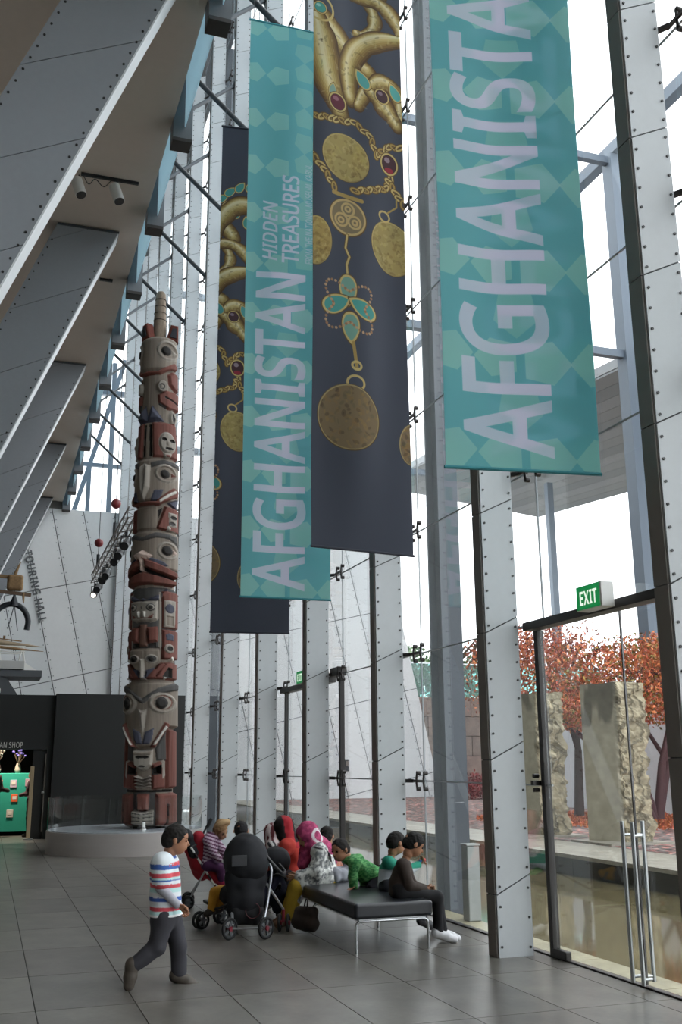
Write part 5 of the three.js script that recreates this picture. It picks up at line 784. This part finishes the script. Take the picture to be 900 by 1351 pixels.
{ // seated boy in brown
  const P = pz(-9.05);
  person({ label: 'boy in a dark brown jumper and black trousers sitting on the leather bench', base: V(3.7, 0, -9.05), fine: true, s: 0.74, cell: 0.01, skin: '#b07e60',
    head: { c: P(546, 1114), f: V(0.95, -0.45, 0.1), u: V(0.3, 1, 0), s: 0.215 }, neck: P(535, 1134), sh: [P(531, 1142, 0.1), P(534, 1142, -0.1)], chest: P(532, 1152), belly: P(527, 1165), pel: P(527, 1174),
    el: [P(540, 1168, 0.12), P(545, 1168, -0.1)], wr: [P(561, 1174, 0.06), P(562, 1173, -0.04)], hand: [{ dir: V(0.9, 0.1, -0.35), across: V(0, 1, 0.2), L: 0.105, curl: 0.9 }, { dir: V(0.9, 0.0, 0.3), across: V(0, 1, -0.2), L: 0.105, curl: 0.9 }],
    hip: [P(528, 1177, 0.065), P(528, 1177, -0.065)], kn: [P(577, 1184, 0.07), P(577, 1184, -0.08)], an: [P(579, 1231, 0.06), P(585, 1230, -0.1)], toe: [P(600, 1239, 0.06), P(604, 1238, -0.1)],
    hair: '#14110f', top: { name: 'jumper', color: '#3b302a', e: 0.013, hem: 0.425, high: false }, bottom: { color: '#18181b' }, shoes: '#d9d9dc', soles: '#b9b2a2' });
}
{ // boy beside him, mostly hidden
  const P = pz(-9.55);
  person({ label: 'boy in a teal top hidden behind the boy in brown, holding a small toy', base: V(3.75, 0, -9.55), s: 0.74, skin: '#a8775a',
    head: { c: P(523, 1112), f: V(0.95, -0.2, -0.15), s: 0.21 }, neck: P(516, 1130), sh: [P(512, 1138, 0.1), P(514, 1138, -0.1)], chest: P(513, 1148), pel: P(512, 1167),
    el: [P(536, 1150, 0.1), P(538, 1150, -0.1)], wr: [P(552, 1141, 0.03), P(552, 1142, -0.05)], hand: [{ dir: V(0.7, 0.6, 0), across: V(0, 0.6, -0.7), L: 0.1, curl: 1 }, { dir: V(0.7, 0.6, 0.2), across: V(0, 0.6, 0.7), L: 0.1, curl: 1 }],
    hip: [P(512, 1170, 0.06), P(512, 1170, -0.06)], kn: [P(556, 1177, 0.07), P(556, 1177, -0.07)], an: [P(558, 1215, 0.06), P(558, 1215, -0.06)], toe: [P(574, 1224, 0.06), P(574, 1224, -0.06)],
    hair: '#15110e', top: { name: 'jumper', tint: (x, y) => hex(y > onZ(520, 1146, -9.55).y || x < 3.62 ? '#1f8a72' : '#c9d2d8'), hem: 0.425 }, bottom: { color: '#2a2d35' }, shoes: '#3a3a3c' });
  const t = thing('toy', 'small blue and red toy held up by the boy in teal', 'toy', P(556, 1136, 0.03).toArray()); mesh('toy_body', rb(0.05, 0.03, 0.03, 0.008), M('#4a78b8', { roughness: 0.4 }), t); mesh('toy_tip', sph(0.018, 0.03, 0.01, 0), M('#c05048'), t);
}
{ // boy in green, leaning on his hands along the bench
  const P = pz(-9.9);
  person({ label: 'boy in a bright green patterned jacket leaning on his hands across the bench', base: V(3.55, 0.41, -9.9), s: 0.66, skin: '#a8775a',
    head: { c: P(449, 1121), f: V(-0.9, -0.2, 0.45), u: V(-0.1, 1, 0), s: 0.215 }, neck: P(463, 1133), sh: [P(467, 1139, 0.1), P(471, 1138, -0.09)], chest: P(473, 1144), belly: P(486, 1151), pel: P(499, 1158),
    el: [P(466, 1158, 0.12), P(478, 1157, -0.1)], wr: [P(467, 1170, 0.14), P(480, 1169, -0.1)], hand: [{ dir: V(-0.8, -0.3, 0.4), across: V(0.4, 0, 0.9), L: 0.095, curl: 0.1 }, { dir: V(-0.8, -0.3, 0.2), across: V(0.4, 0, -0.9), L: 0.095, curl: 0.1 }],
    hip: [P(500, 1160, 0.055), P(500, 1160, -0.055)], kn: [P(489, 1170, 0.07), P(490, 1169, -0.07)], an: [P(514, 1169, 0.07), P(514, 1168, -0.07)], toe: [P(526, 1171, 0.07), P(526, 1170, -0.07)],
    hair: '#17120f', top: { name: 'jacket', e: 0.022, fold: 0.009, freq: 18, high: true, tint: (x, y, z) => { const n = noise(x * 60, y * 110, z * 60); return hex(n > 0.55 ? '#6cae6a' : n > 0.35 ? '#3f8a4c' : '#2f6f3f'); }, more: [cap(P(458, 1134), P(472, 1134), 0.05, 0.06)] }, bottom: { color: '#27242e' }, shoes: '#2b2b2d' });
}
{ // woman in a pink headscarf and pale patterned coat
  const P = pz(-10.5), tint = (x, y, z) => { const n = noise(x * 34, y * 34, z * 34) * 0.6 + noise(x * 75, y * 75, z * 75) * 0.4; return hex(n > 0.56 ? '#e6e6e2' : n > 0.45 ? '#c4c4c1' : '#7f8183'); };
  const fl = P(420, 1102, 0.1), sc = (x, y, z) => { const q = Math.hypot(x - fl.x, y - fl.y, 0.6 * (z - fl.z)), n = q > 0.045 && q < 0.075 && noise(x * 30, y * 30) > 0.3 ? 1 : 0, m = noise(x * 40, y * 40, z * 40); return hex(n > 0.74 ? '#d9cdd2' : m > 0.5 ? '#b5446f' : '#94305a'); };
  person({ label: 'woman in a pink headscarf and pale patterned coat sitting on the bench by the strollers', base: V(3.3, 0, -10.5), s: 0.92, skin: '#b98a6a',
    head: { c: P(406, 1102), f: V(-0.85, -0.5, 0.1), u: V(-0.35, 1, 0), s: 0.245 }, neck: P(416, 1117), sh: [P(421, 1124, 0.14), P(425, 1123, -0.14)], chest: P(424, 1132), belly: P(429, 1150), pel: P(430, 1162),
    el: [P(418, 1153, 0.19), P(416, 1152, -0.17)], wr: [P(395, 1157, 0.12), P(394, 1156, -0.08)], hand: [{ dir: V(-0.9, -0.1, -0.2), across: V(0, 0.9, 0.3), L: 0.14, curl: 0.8 }, { dir: V(-0.9, -0.1, 0.2), across: V(0, 0.9, -0.3), L: 0.14, curl: 0.8 }],
    hip: [P(429, 1164, 0.08), P(429, 1163, -0.08)], kn: [P(392, 1170, 0.11), P(391, 1169, -0.1)], an: [P(381, 1211, 0.1), P(378, 1210, -0.08)], toe: [P(366, 1219, 0.1), P(362, 1218, -0.1)],
    scarf: { tint: sc, more: [cap(P(424, 1116, -0.06), P(436, 1132, -0.05), 0.09, 0.07), cap(P(436, 1132, -0.05), P(436, 1152, -0.08), 0.07, 0.05), cap(P(405, 1118), P(400, 1140), 0.08, 0.06)] },
    top: { name: 'coat', tint, e: 0.03, high: true, fold: 0.012, freq: 12, more: [cap(P(428, 1158, 0.08), P(400, 1166, 0.12), 0.12, 0.1), cap(P(428, 1158, -0.08), P(400, 1165, -0.1), 0.12, 0.1), cap(P(399, 1168, 0.1), P(392, 1186, 0.12), 0.075, 0.06)] }, bottom: { color: '#b0902a', e: 0.03 }, shoes: '#7a5a44' });
  const g = thing('shoulder_bag_strap', 'dark bag strap over the patterned coat', 'strap', P(425, 1130).toArray()); mesh('strap', tube([P(414, 1117, 0.2), P(424, 1120, 0.2), P(434, 1126, 0.16), P(437, 1138, 0.1)].map((p) => p.sub(P(425, 1130))), 0.012, 20, 6), M('#4a4348'), g);
}
{ // woman in red with a black and red headscarf
  const P = pz(-11.1);
  person({ label: 'woman in a red coat and black-and-red headscarf seen from behind the strollers', base: V(3.25, 0, -11.1), s: 0.84, skin: '#b98a6a',
    head: { c: P(374, 1092), f: V(-0.75, -0.3, -0.6), u: V(-0.2, 1, 0), s: 0.225 }, neck: P(380, 1109), sh: [P(378, 1117, 0.14), P(392, 1116, -0.14)], chest: P(386, 1126), belly: P(389, 1142), pel: P(390, 1152),
    el: [P(366, 1142, 0.16), P(378, 1140, -0.17)], wr: [P(352, 1148, 0.1), P(356, 1146, -0.1)], hip: [P(388, 1155, 0.08), P(390, 1154, -0.08)], kn: [P(352, 1160, 0.1), P(352, 1159, -0.1)], an: [P(348, 1195, 0.1), P(346, 1194, -0.1)], toe: [P(335, 1204, 0.1), P(333, 1203, -0.1)],
    scarf: { tint: (x, y, z) => { const c = onZ(378, 1092, -11.1), a = (x - c.x) * 0.9 + (y - c.y) * 0.12; return hex(Math.abs(a) < 0.045 || y < onZ(380, 1110, -11.1).y ? '#a5202c' : '#161214'); } }, top: { name: 'coat', color: '#b03428', e: 0.028, high: true, fold: 0.01 }, bottom: { color: '#2b2428' }, shoes: '#2a2422' });
}
{ // child in a dark top behind the pink headscarf
  const P = pz(-11.15);
  person({ label: 'dark-haired child in a salmon top half hidden behind the pink headscarf', base: V(3.68, 0.41, -11.15), s: 0.66, skin: '#a8775a', head: { c: P(431, 1103), f: V(0.5, -0.1, -0.85), s: 0.21 }, sh: [P(433, 1124, 0.1), P(440, 1124, -0.1)], pel: P(440, 1152), el: [P(438, 1140, 0.12), P(446, 1140, -0.1)], wr: [P(447, 1152, 0.1), P(454, 1150, -0.1)], hip: [P(440, 1155, 0.06), P(441, 1155, -0.05)], kn: [P(458, 1161, 0.07), P(460, 1160, -0.05)], an: [P(463, 1163, 0.07), P(476, 1162, -0.05)], toe: [P(474, 1164, 0.07), P(486, 1163, -0.05)], hair: '#15110f', top: { color: '#c98a78' }, bottom: { color: '#5a5460' }, shoes: '#3a3638', noFace: true });
  const j = thing('grey_jacket', 'crumpled grey jacket lying on the bench behind the patterned coat', 'jacket', [3.6, 0.425, -10.5]); mesh('folds', nets(rough(blend([cap(V(-0.1, 0.05, 0.1), V(0.15, 0.05, -0.05), 0.075, 0.06), cap(V(0.0, 0.06, -0.1), V(0.2, 0.05, 0.12), 0.06, 0.05), cap(V(0.1, 0.1, 0), V(0.12, 0.12, -0.1), 0.05)], 0.04), 0.018, 18), 0.01), fabric('#8f9199'), j);
}
{ // young child in a maroon scarf facing the woman in red
  const P = pz(-11.75);
  person({ label: 'small child in a maroon and white scarf standing in front of the woman in red', base: V(P(356, 1150).x, 0, -11.75), s: 0.6, skin: '#b98a6a', head: { c: P(360, 1099), f: V(0.8, -0.1, 0.5), s: 0.2 }, sh: [P(358, 1115, 0.09), P(360, 1115, -0.09)], pel: P(358, 1150), el: [P(364, 1130, 0.12), P(362, 1130, -0.1)], wr: [P(372, 1142, 0.12), P(370, 1142, -0.1)], hip: [P(357, 1153, 0.05), P(358, 1153, -0.05)], kn: [P(358, 1175, 0.05), P(358, 1175, -0.05)], an: [onY(358, 1198, 0.06).setZ(-11.7), onY(358, 1198, 0.06).setZ(-11.8)], toe: [onY(364, 1200, 0.035).setZ(-11.7), onY(364, 1200, 0.035).setZ(-11.8)],
    scarf: { tint: (x, y, z) => hex(noise(x * 30, y * 8, z * 30) > 0.55 ? '#c9bcbc' : '#5a2228') }, top: { tint: (x, y, z) => hex(Math.sin((x + y * 0.6) * 90) > 0 ? '#d6d6d4' : '#3c3c40') }, bottom: { color: '#3a3a44' }, shoes: '#4a4040' });
  const Q = pz(-11.35);
  person({ label: 'child with short black hair in a dark coat behind the black stroller hood', base: V(Q(320, 1150).x, 0, -11.35), s: 0.62, skin: '#a8775a', head: { c: Q(318, 1096), f: V(0.3, -0.1, -1), s: 0.205 }, sh: [Q(312, 1114, 0), Q(328, 1114, 0)], pel: Q(320, 1150), el: [Q(308, 1132, 0), Q(333, 1132, 0)], wr: [Q(310, 1146, 0.02), Q(334, 1146, 0.02)], hip: [Q(316, 1153), Q(324, 1153)], kn: [Q(316, 1178), Q(324, 1178)], an: [onY(316, 1204, 0.06).setZ(-11.35), onY(324, 1204, 0.06).setZ(-11.35)], toe: [onY(316, 1200, 0.035).setZ(-11.46), onY(325, 1200, 0.035).setZ(-11.46)], hair: '#121013', top: { name: 'coat', color: '#3a3032', high: true }, bottom: { color: '#26262a' }, shoes: '#2a2a2a', noFace: true });
}
// ---------------------------------------------------------------- strollers
const tyre = (r, w = 0.014) => new THREE.TorusGeometry(r - w, w, 8, 28);
function wheel(parent, p, r, yaw, hub = '#7a2230', double = false) {
  const q = new THREE.Quaternion().setFromAxisAngle(UPV, yaw), place = (g) => g.applyQuaternion(q).translate(p.x, p.y, p.z);
  const parts = double ? [-0.03, 0.03] : [0], w = mesh('wheel', place(merge(parts.map((d) => tyre(r).translate(0, 0, d)))), mat.rubber, parent);
  const sp = []; for (const d of parts) { sp.push(new THREE.TorusGeometry(r * 0.72, 0.006, 6, 24).translate(0, 0, d)); for (let i = 0; i < 5; i++) { const a = i * 1.2566; sp.push(beam(V(0, 0, d), V(Math.cos(a) * (r - 0.02), Math.sin(a) * (r - 0.02), d), 0.014, 0.022)); } } mesh('spokes', place(merge(sp)), M('#5a5d60', { roughness: 0.4 }), w);
  mesh('hub', place(new THREE.CylinderGeometry(0.022, 0.022, 0.05, 14).rotateX(Math.PI / 2)), M(hub, { roughness: 0.4 }), w); return w;
}
const blackCloth = fabric('#1d1e23'), alu = M('#b9bcc0', { roughness: 0.3, metalness: 0.9 });
{ // large black stroller seen from behind
  const C0 = V(2.45, 0, -10.0), o = thing('stroller', 'large black stroller seen from behind with its hood up', 'stroller', C0.toArray(), 0, 'strollers'), P = (x, y, Z) => onZ(x, y, Z).sub(C0);
  const zb = -10.05;
  mesh('hood', nets(rough(cut(blend([egg(P(324, 1134, zb - 0.12), 0.215, 0.25, 0.28), cap(P(318, 1140, zb), P(336, 1140, zb), 0.13, 0.13)], 0.06), (x, y) => y - P(325, 1166, zb).y), 0.006, 14), 0.011), blackCloth, o);
  mesh('seat_back', nets(rough(blend([cap(P(309, 1150, zb - 0.02), P(309, 1200, zb - 0.02), 0.075, 0.065), cap(P(341, 1150, zb - 0.02), P(338, 1200, zb - 0.02), 0.075, 0.065), cap(P(325, 1150, zb - 0.02), P(325, 1205, zb - 0.02), 0.1, 0.085), cap(P(309, 1160, zb - 0.02), P(340, 1160, zb - 0.02), 0.085, 0.085), cap(P(312, 1186, zb), P(336, 1186, zb), 0.075, 0.075), cap(P(324, 1165, zb), P(324, 1188, zb), 0.11, 0.1), cap(P(300, 1180, zb - 0.4), P(328, 1186, zb - 0.1), 0.09, 0.1)], 0.05), 0.006, 14), 0.011), blackCloth, o);
  const win = mesh('hood_window', rb(0.15, 0.1, 0.012, 0.005, P(311, 1134, zb).x, P(311, 1134, zb).y, zb - C0.z + 0.155), M('#2a2b2f', { roughness: 0.3 }), o); win.userData.label = 'small dark clear window';
  mesh('basket', nets(rough(blend([cap(P(312, 1203, zb), P(338, 1203, zb), 0.075, 0.075), cap(P(312, 1213, zb), P(336, 1213, zb), 0.05, 0.05), cap(P(318, 1206, zb - 0.35), P(330, 1206, zb), 0.07, 0.07)], 0.04), 0.006, 16), 0.011), fabric('#17171a'), o);
  mesh('basket_badge', new THREE.TorusGeometry(0.07, 0.004, 6, 28).translate(P(331, 1200, zb).x, P(331, 1200, zb).y, zb - C0.z + 0.08), M('#5a2a30'), o);
  const W1 = P(303, 1225, -9.86), W2 = P(351, 1227, -9.78); W1.y = W2.y = 0.1;
  wheel(o, W1, 0.1, 0.55); wheel(o, W2, 0.1, 0.55); mesh('axle', bar(W1, W2, 0.01, 8), alu, o);
  const W3 = P(265, 1212, -10.6), W4 = P(292, 1206, -10.85); W3.y = W4.y = 0.085; wheel(o, W3, 0.085, 0.5, '#2a2a2c', true); wheel(o, W4, 0.085, 0.5, '#2a2a2c', true);
  const hnd = P(377, 1150, -10.2), top = P(358, 1152, -10.0);
  mesh('frame_tube', tube([W2.clone().add(V(-0.03, 0.02, 0)), P(353, 1190, -9.95), P(358, 1152, -10.02), P(356, 1140, -10.1)], 0.014, 24, 8), alu, o); mesh('frame_tube', tube([W1.clone().add(V(0.03, 0.02, -0.02)), P(306, 1190, -10.1), P(303, 1160, -10.2)], 0.014, 24, 8), alu, o);
  mesh('frame_tube', bar(W3.clone().add(V(0.02, 0.06, 0)), P(338, 1180, -10.05), 0.013, 8), mat.blackPlastic, o); mesh('frame_tube', bar(W4.clone().add(V(0.02, 0.06, 0)), P(345, 1172, -10.25), 0.013, 8), mat.blackPlastic, o);
  mesh('handle', tube([P(350, 1128, -10.0), P(362, 1142, -9.98), P(372, 1152, -10.05), P(376, 1150, -10.25), P(368, 1140, -10.35)], 0.016, 24, 8), mat.blackPlastic, o); mesh('footrest', rb(0.28, 0.03, 0.2, 0.01, P(288, 1196, -10.7).x, 0.24, -10.7 - C0.z), mat.blackPlastic, o);
  const Q = pz(-10.5);
  person({ label: 'toddler with mustard-yellow trousers sitting in the black stroller', base: V(2.45, 0.3, -10.5), s: 0.55, skin: '#a8775a', head: { c: Q(322, 1135), f: V(-0.6, -0.1, -0.8), s: 0.18 }, sh: [Q(312, 1150, 0.05), Q(328, 1150, -0.05)], pel: Q(316, 1174), el: [Q(306, 1165, 0.05), Q(330, 1165, -0.05)], wr: [Q(300, 1170, 0.05), Q(320, 1172, -0.08)], hip: [Q(312, 1177, 0.05), Q(320, 1176, -0.05)], kn: [Q(283, 1177, 0.0), Q(290, 1175, -0.12)], an: [Q(279, 1201, 0.0), Q(290, 1198, -0.14)], toe: [Q(272, 1206, 0.02), Q(284, 1203, -0.16)], hair: '#17130f', top: { color: '#33323a' }, bottom: { color: '#c8902e', e: 0.02 }, shoes: '#3a3430', noFace: true });
}
{ // red umbrella stroller
  const C0 = V(2.42, 0, -12.1), o = thing('stroller', 'red umbrella stroller with striped tubes behind the walking boy', 'stroller', C0.toArray(), 0, 'strollers'), P = (x, y, Z) => onZ(x, y, Z).sub(C0), red = fabric('#a01c2e');
  mesh('seat_sling', nets(rough(blend([cap(P(262, 1105, -12.05), P(262, 1132, -12.05), 0.075, 0.09), cap(P(262, 1105, -12.3), P(262, 1132, -12.3), 0.075, 0.09), cap(P(262, 1140, -12.05), P(284, 1158, -12.0), 0.085, 0.06), cap(P(262, 1140, -12.3), P(284, 1158, -12.25), 0.085, 0.06), cap(P(256, 1120, -12.15), P(266, 1150, -12.15), 0.11, 0.1), cap(P(284, 1158, -12.1), P(292, 1164, -12.1), 0.06, 0.045)], 0.05), 0.006, 16), 0.012), red, o);
  mesh('hood', nets(rough(blend([cap(P(247, 1100, -12.05), P(256, 1126, -12.0), 0.055, 0.06), cap(P(247, 1100, -12.35), P(256, 1126, -12.3), 0.055, 0.06), cap(P(246, 1104, -12.0), P(246, 1104, -12.4), 0.06)], 0.04), 0.005, 20), 0.012), blackCloth, o);
  for (const [dz, hx] of [[0.0, 278], [-0.36, 302]]) {
    const Z = -11.95 + dz, a = P(hx - 20, 1108, Z - 0.1), b = P(hx, 1081, Z - 0.1), c = P(252, 1118, Z), e = P(292, 1182, Z); wheelTube(c, e, 0.012); mesh('frame_tube', tube([c, P(262, 1112, Z - 0.05), P(hx - 8, 1096, Z - 0.1), b], 0.012, 20, 7), mat.blackPlastic, o);
    mesh('grip', tube([P(hx - 5, 1092, Z - 0.1), P(hx - 1, 1084, Z - 0.1), P(hx + 1, 1080, Z - 0.1)], 0.02, 10, 8), mat.rubber, o);
    const rwh = P(248, 1188, Z - 0.15), fwh = P(290, 1190, Z); rwh.y = fwh.y = 0.07; wheel(o, rwh, 0.07, 0.1, '#3a3a3c', true); wheel(o, fwh, 0.07, 0.1, '#3a3a3c', true); mesh('frame_tube', bar(P(270, 1150, Z), rwh, 0.011, 7), alu, o);
  }
  function wheelTube(a, b, r) { const n = 9; const d = [], l = []; for (let i = 0; i < n; i++) (i % 2 ? d : l).push(bar(a.clone().lerp(b, i / n), a.clone().lerp(b, (i + 1) / n), r, 8)); const t = mesh('striped_tube', merge(l), mat.white, o); mesh('tube_band', merge(d), mat.blackPlastic, t); }
  const Q = pz(-12.0);
  person({ label: 'toddler in a purple striped top and beige hat reclining in the red stroller', base: V(2.5, 0.3, -12.0), s: 0.6, skin: '#b48a6c', head: { c: Q(291, 1096), f: V(0.55, -0.45, 0.7), u: V(-0.3, 1, 0.2), s: 0.2 }, sh: [Q(274, 1108, 0.08), Q(283, 1107, -0.12)], pel: Q(275, 1138), el: [Q(280, 1124, 0.12), Q(294, 1122, -0.1)], wr: [Q(290, 1134, 0.12), Q(298, 1132, -0.05)], hip: [Q(273, 1140, 0.05), Q(279, 1140, -0.07)], kn: [Q(290, 1146, 0.06), Q(296, 1146, -0.1)], an: [Q(293, 1163, 0.05), Q(298, 1162, -0.1)], toe: [Q(299, 1166, 0.08), Q(304, 1165, -0.08)], hair: '#8a6a48', top: { tint: (x, y, z) => hex(Math.sin((y + x * 0.35) * 165) > 0 ? '#c3aebf' : '#5d2c50'), e: 0.02 }, bottom: { color: '#4a1f4a', e: 0.018 }, shoes: '#c02a5a' });
  const hb = thing('beige_hat', 'beige knitted hat band on the toddler in the red stroller', 'hat', Q(293, 1088).toArray()); mesh('band', new THREE.TorusGeometry(0.075, 0.03, 10, 24).rotateX(1.2).rotateZ(0.35), fabric('#b99a72'), hb); mesh('crown', sph(0.078, 0, 0.015, -0.01, 1, 0.7, 1, 14), fabric('#a8875f'), hb);
}
{ // third stroller beside the woman in pink
  const C0 = V(2.98, 0, -10.75), o = thing('stroller', 'dark stroller with an orange lining beside the woman in the pink headscarf', 'stroller', C0.toArray(), 0, 'strollers'), P = (x, y, Z) => onZ(x, y, Z).sub(C0);
  mesh('hood', nets(rough(cut(blend([egg(P(382, 1136, -10.75), 0.15, 0.15, 0.2), egg(P(372, 1140, -10.8), 0.12, 0.1, 0.18)], 0.04), egg(P(366, 1148, -10.75), 0.12, 0.13, 0.16)), 0.005, 16), 0.011), fabric('#26272c'), o);
  mesh('lining', nets(blend([egg(P(374, 1139, -10.78), 0.09, 0.09, 0.12)], 0.02), 0.012), fabric('#b8402a'), o);
  mesh('seat', nets(rough(blend([cap(P(382, 1150, -10.75), P(384, 1178, -10.7), 0.1, 0.1), cap(P(384, 1180, -10.7), P(364, 1184, -10.7), 0.09, 0.08), cap(P(384, 1178, -10.7), P(384, 1198, -10.65), 0.09, 0.06)], 0.05), 0.006, 15), 0.012), fabric('#1e2036'), o);
  for (const [x, z] of [[388, -10.1], [399, -10.05]]) { const w = P(x, 1222, z); w.y = 0.085; wheel(o, w, 0.085, 1.15, '#8a2230'); } mesh('fork', bar(P(393, 1200, -10.1), V(P(393, 1200, -10.08).x, 0.09, -10.08 - C0.z), 0.016, 8), M('#8a2230', { roughness: 0.4 }), o);
  for (const x of [362, 384]) { const w = P(x, 1205, -11.0); w.y = 0.085; wheel(o, w, 0.085, 1.15, '#3a3a3c'); mesh('frame_tube', bar(w, P(388, 1166, -10.5), 0.012, 7), mat.blackPlastic, o); } mesh('frame_tube', bar(P(393, 1200, -10.1), P(366, 1160, -10.6), 0.013, 8), alu, o); mesh('handle', tube([P(372, 1160, -10.45), P(384, 1154, -10.3), P(394, 1157, -10.3), P(396, 1162, -10.5)], 0.015, 20, 8), mat.blackPlastic, o);
  o.position.x -= 0.13; o.position.z -= 0.06;
  const b = thing('tote_bag', 'dark brown tote bag standing under the bench by the stroller wheels', 'bag', V(3.04, 0, -9.98).toArray()); mesh('sack', nets(rough(blend([cap(V(-0.03, 0.1, -0.08), V(0.05, 0.1, 0.08), 0.075, 0.075), cap(V(-0.02, 0.2, -0.1), V(0.06, 0.2, 0.1), 0.05, 0.05)], 0.05), 0.01, 12), 0.01), fabric('#3a2f2a'), b); mesh('strap', tube([V(0, 0.22, 0.08), V(0.02, 0.3, 0.03), V(0.02, 0.3, -0.03), V(0.02, 0.22, -0.08)], 0.008, 16, 6), fabric('#2c2420'), b);
}
{ // people in the shop
  const P = pz(-25.2), y0 = 0;
  const stand = (label, x, f, h, top, bot, hair, Z) => { const X = x, K = h / 1.65, v = (dx, y, dz = 0) => V(X + dx * K, y * K, Z + dz * K), n = Math.hypot(f.x, f.z), rx = -f.z / n, rz = f.x / n, side = (k, y, fw = 0) => v(rx * k + f.x * fw, y, rz * k + f.z * fw); person({ label, base: V(X, 0, Z), s: 0.95 * K, cell: 0.016, skin: '#a07860', head: { c: v(f.x * 0.03, 1.52), f, s: 0.23 * K }, sh: [side(0.16, 1.32), side(-0.16, 1.32)], pel: v(0, 0.92), el: [side(0.2, 1.06, 0.06), side(-0.2, 1.06, 0.06)], wr: [side(0.14, 1.02, 0.3), side(-0.14, 1.02, 0.3)], hip: [side(0.09, 0.88), side(-0.09, 0.88)], kn: [side(0.09, 0.48, 0.02), side(-0.09, 0.48, 0.02)], an: [side(0.09, 0.08), side(-0.09, 0.08)], toe: [side(0.1, 0.035, 0.14), side(-0.1, 0.035, 0.14)], hair, top: { name: 'jacket', color: top, high: true }, bottom: { color: bot }, shoes: '#222222' }); };
  stand('shopper in dark clothes with brown hair facing the teal shop stand', 0.2, V(0.8, -0.05, -0.6), 1.66, '#2a2624', '#24222a', '#4a3226', -25.35);
  stand('shopper in a plum jacket half hidden behind the sand-coloured gate post', 1.06, V(-0.8, -0.05, -0.4), 1.5, '#4a3038', '#2c2a30', '#1d1815', -25.2);
}
renderer.render(scene, camera);
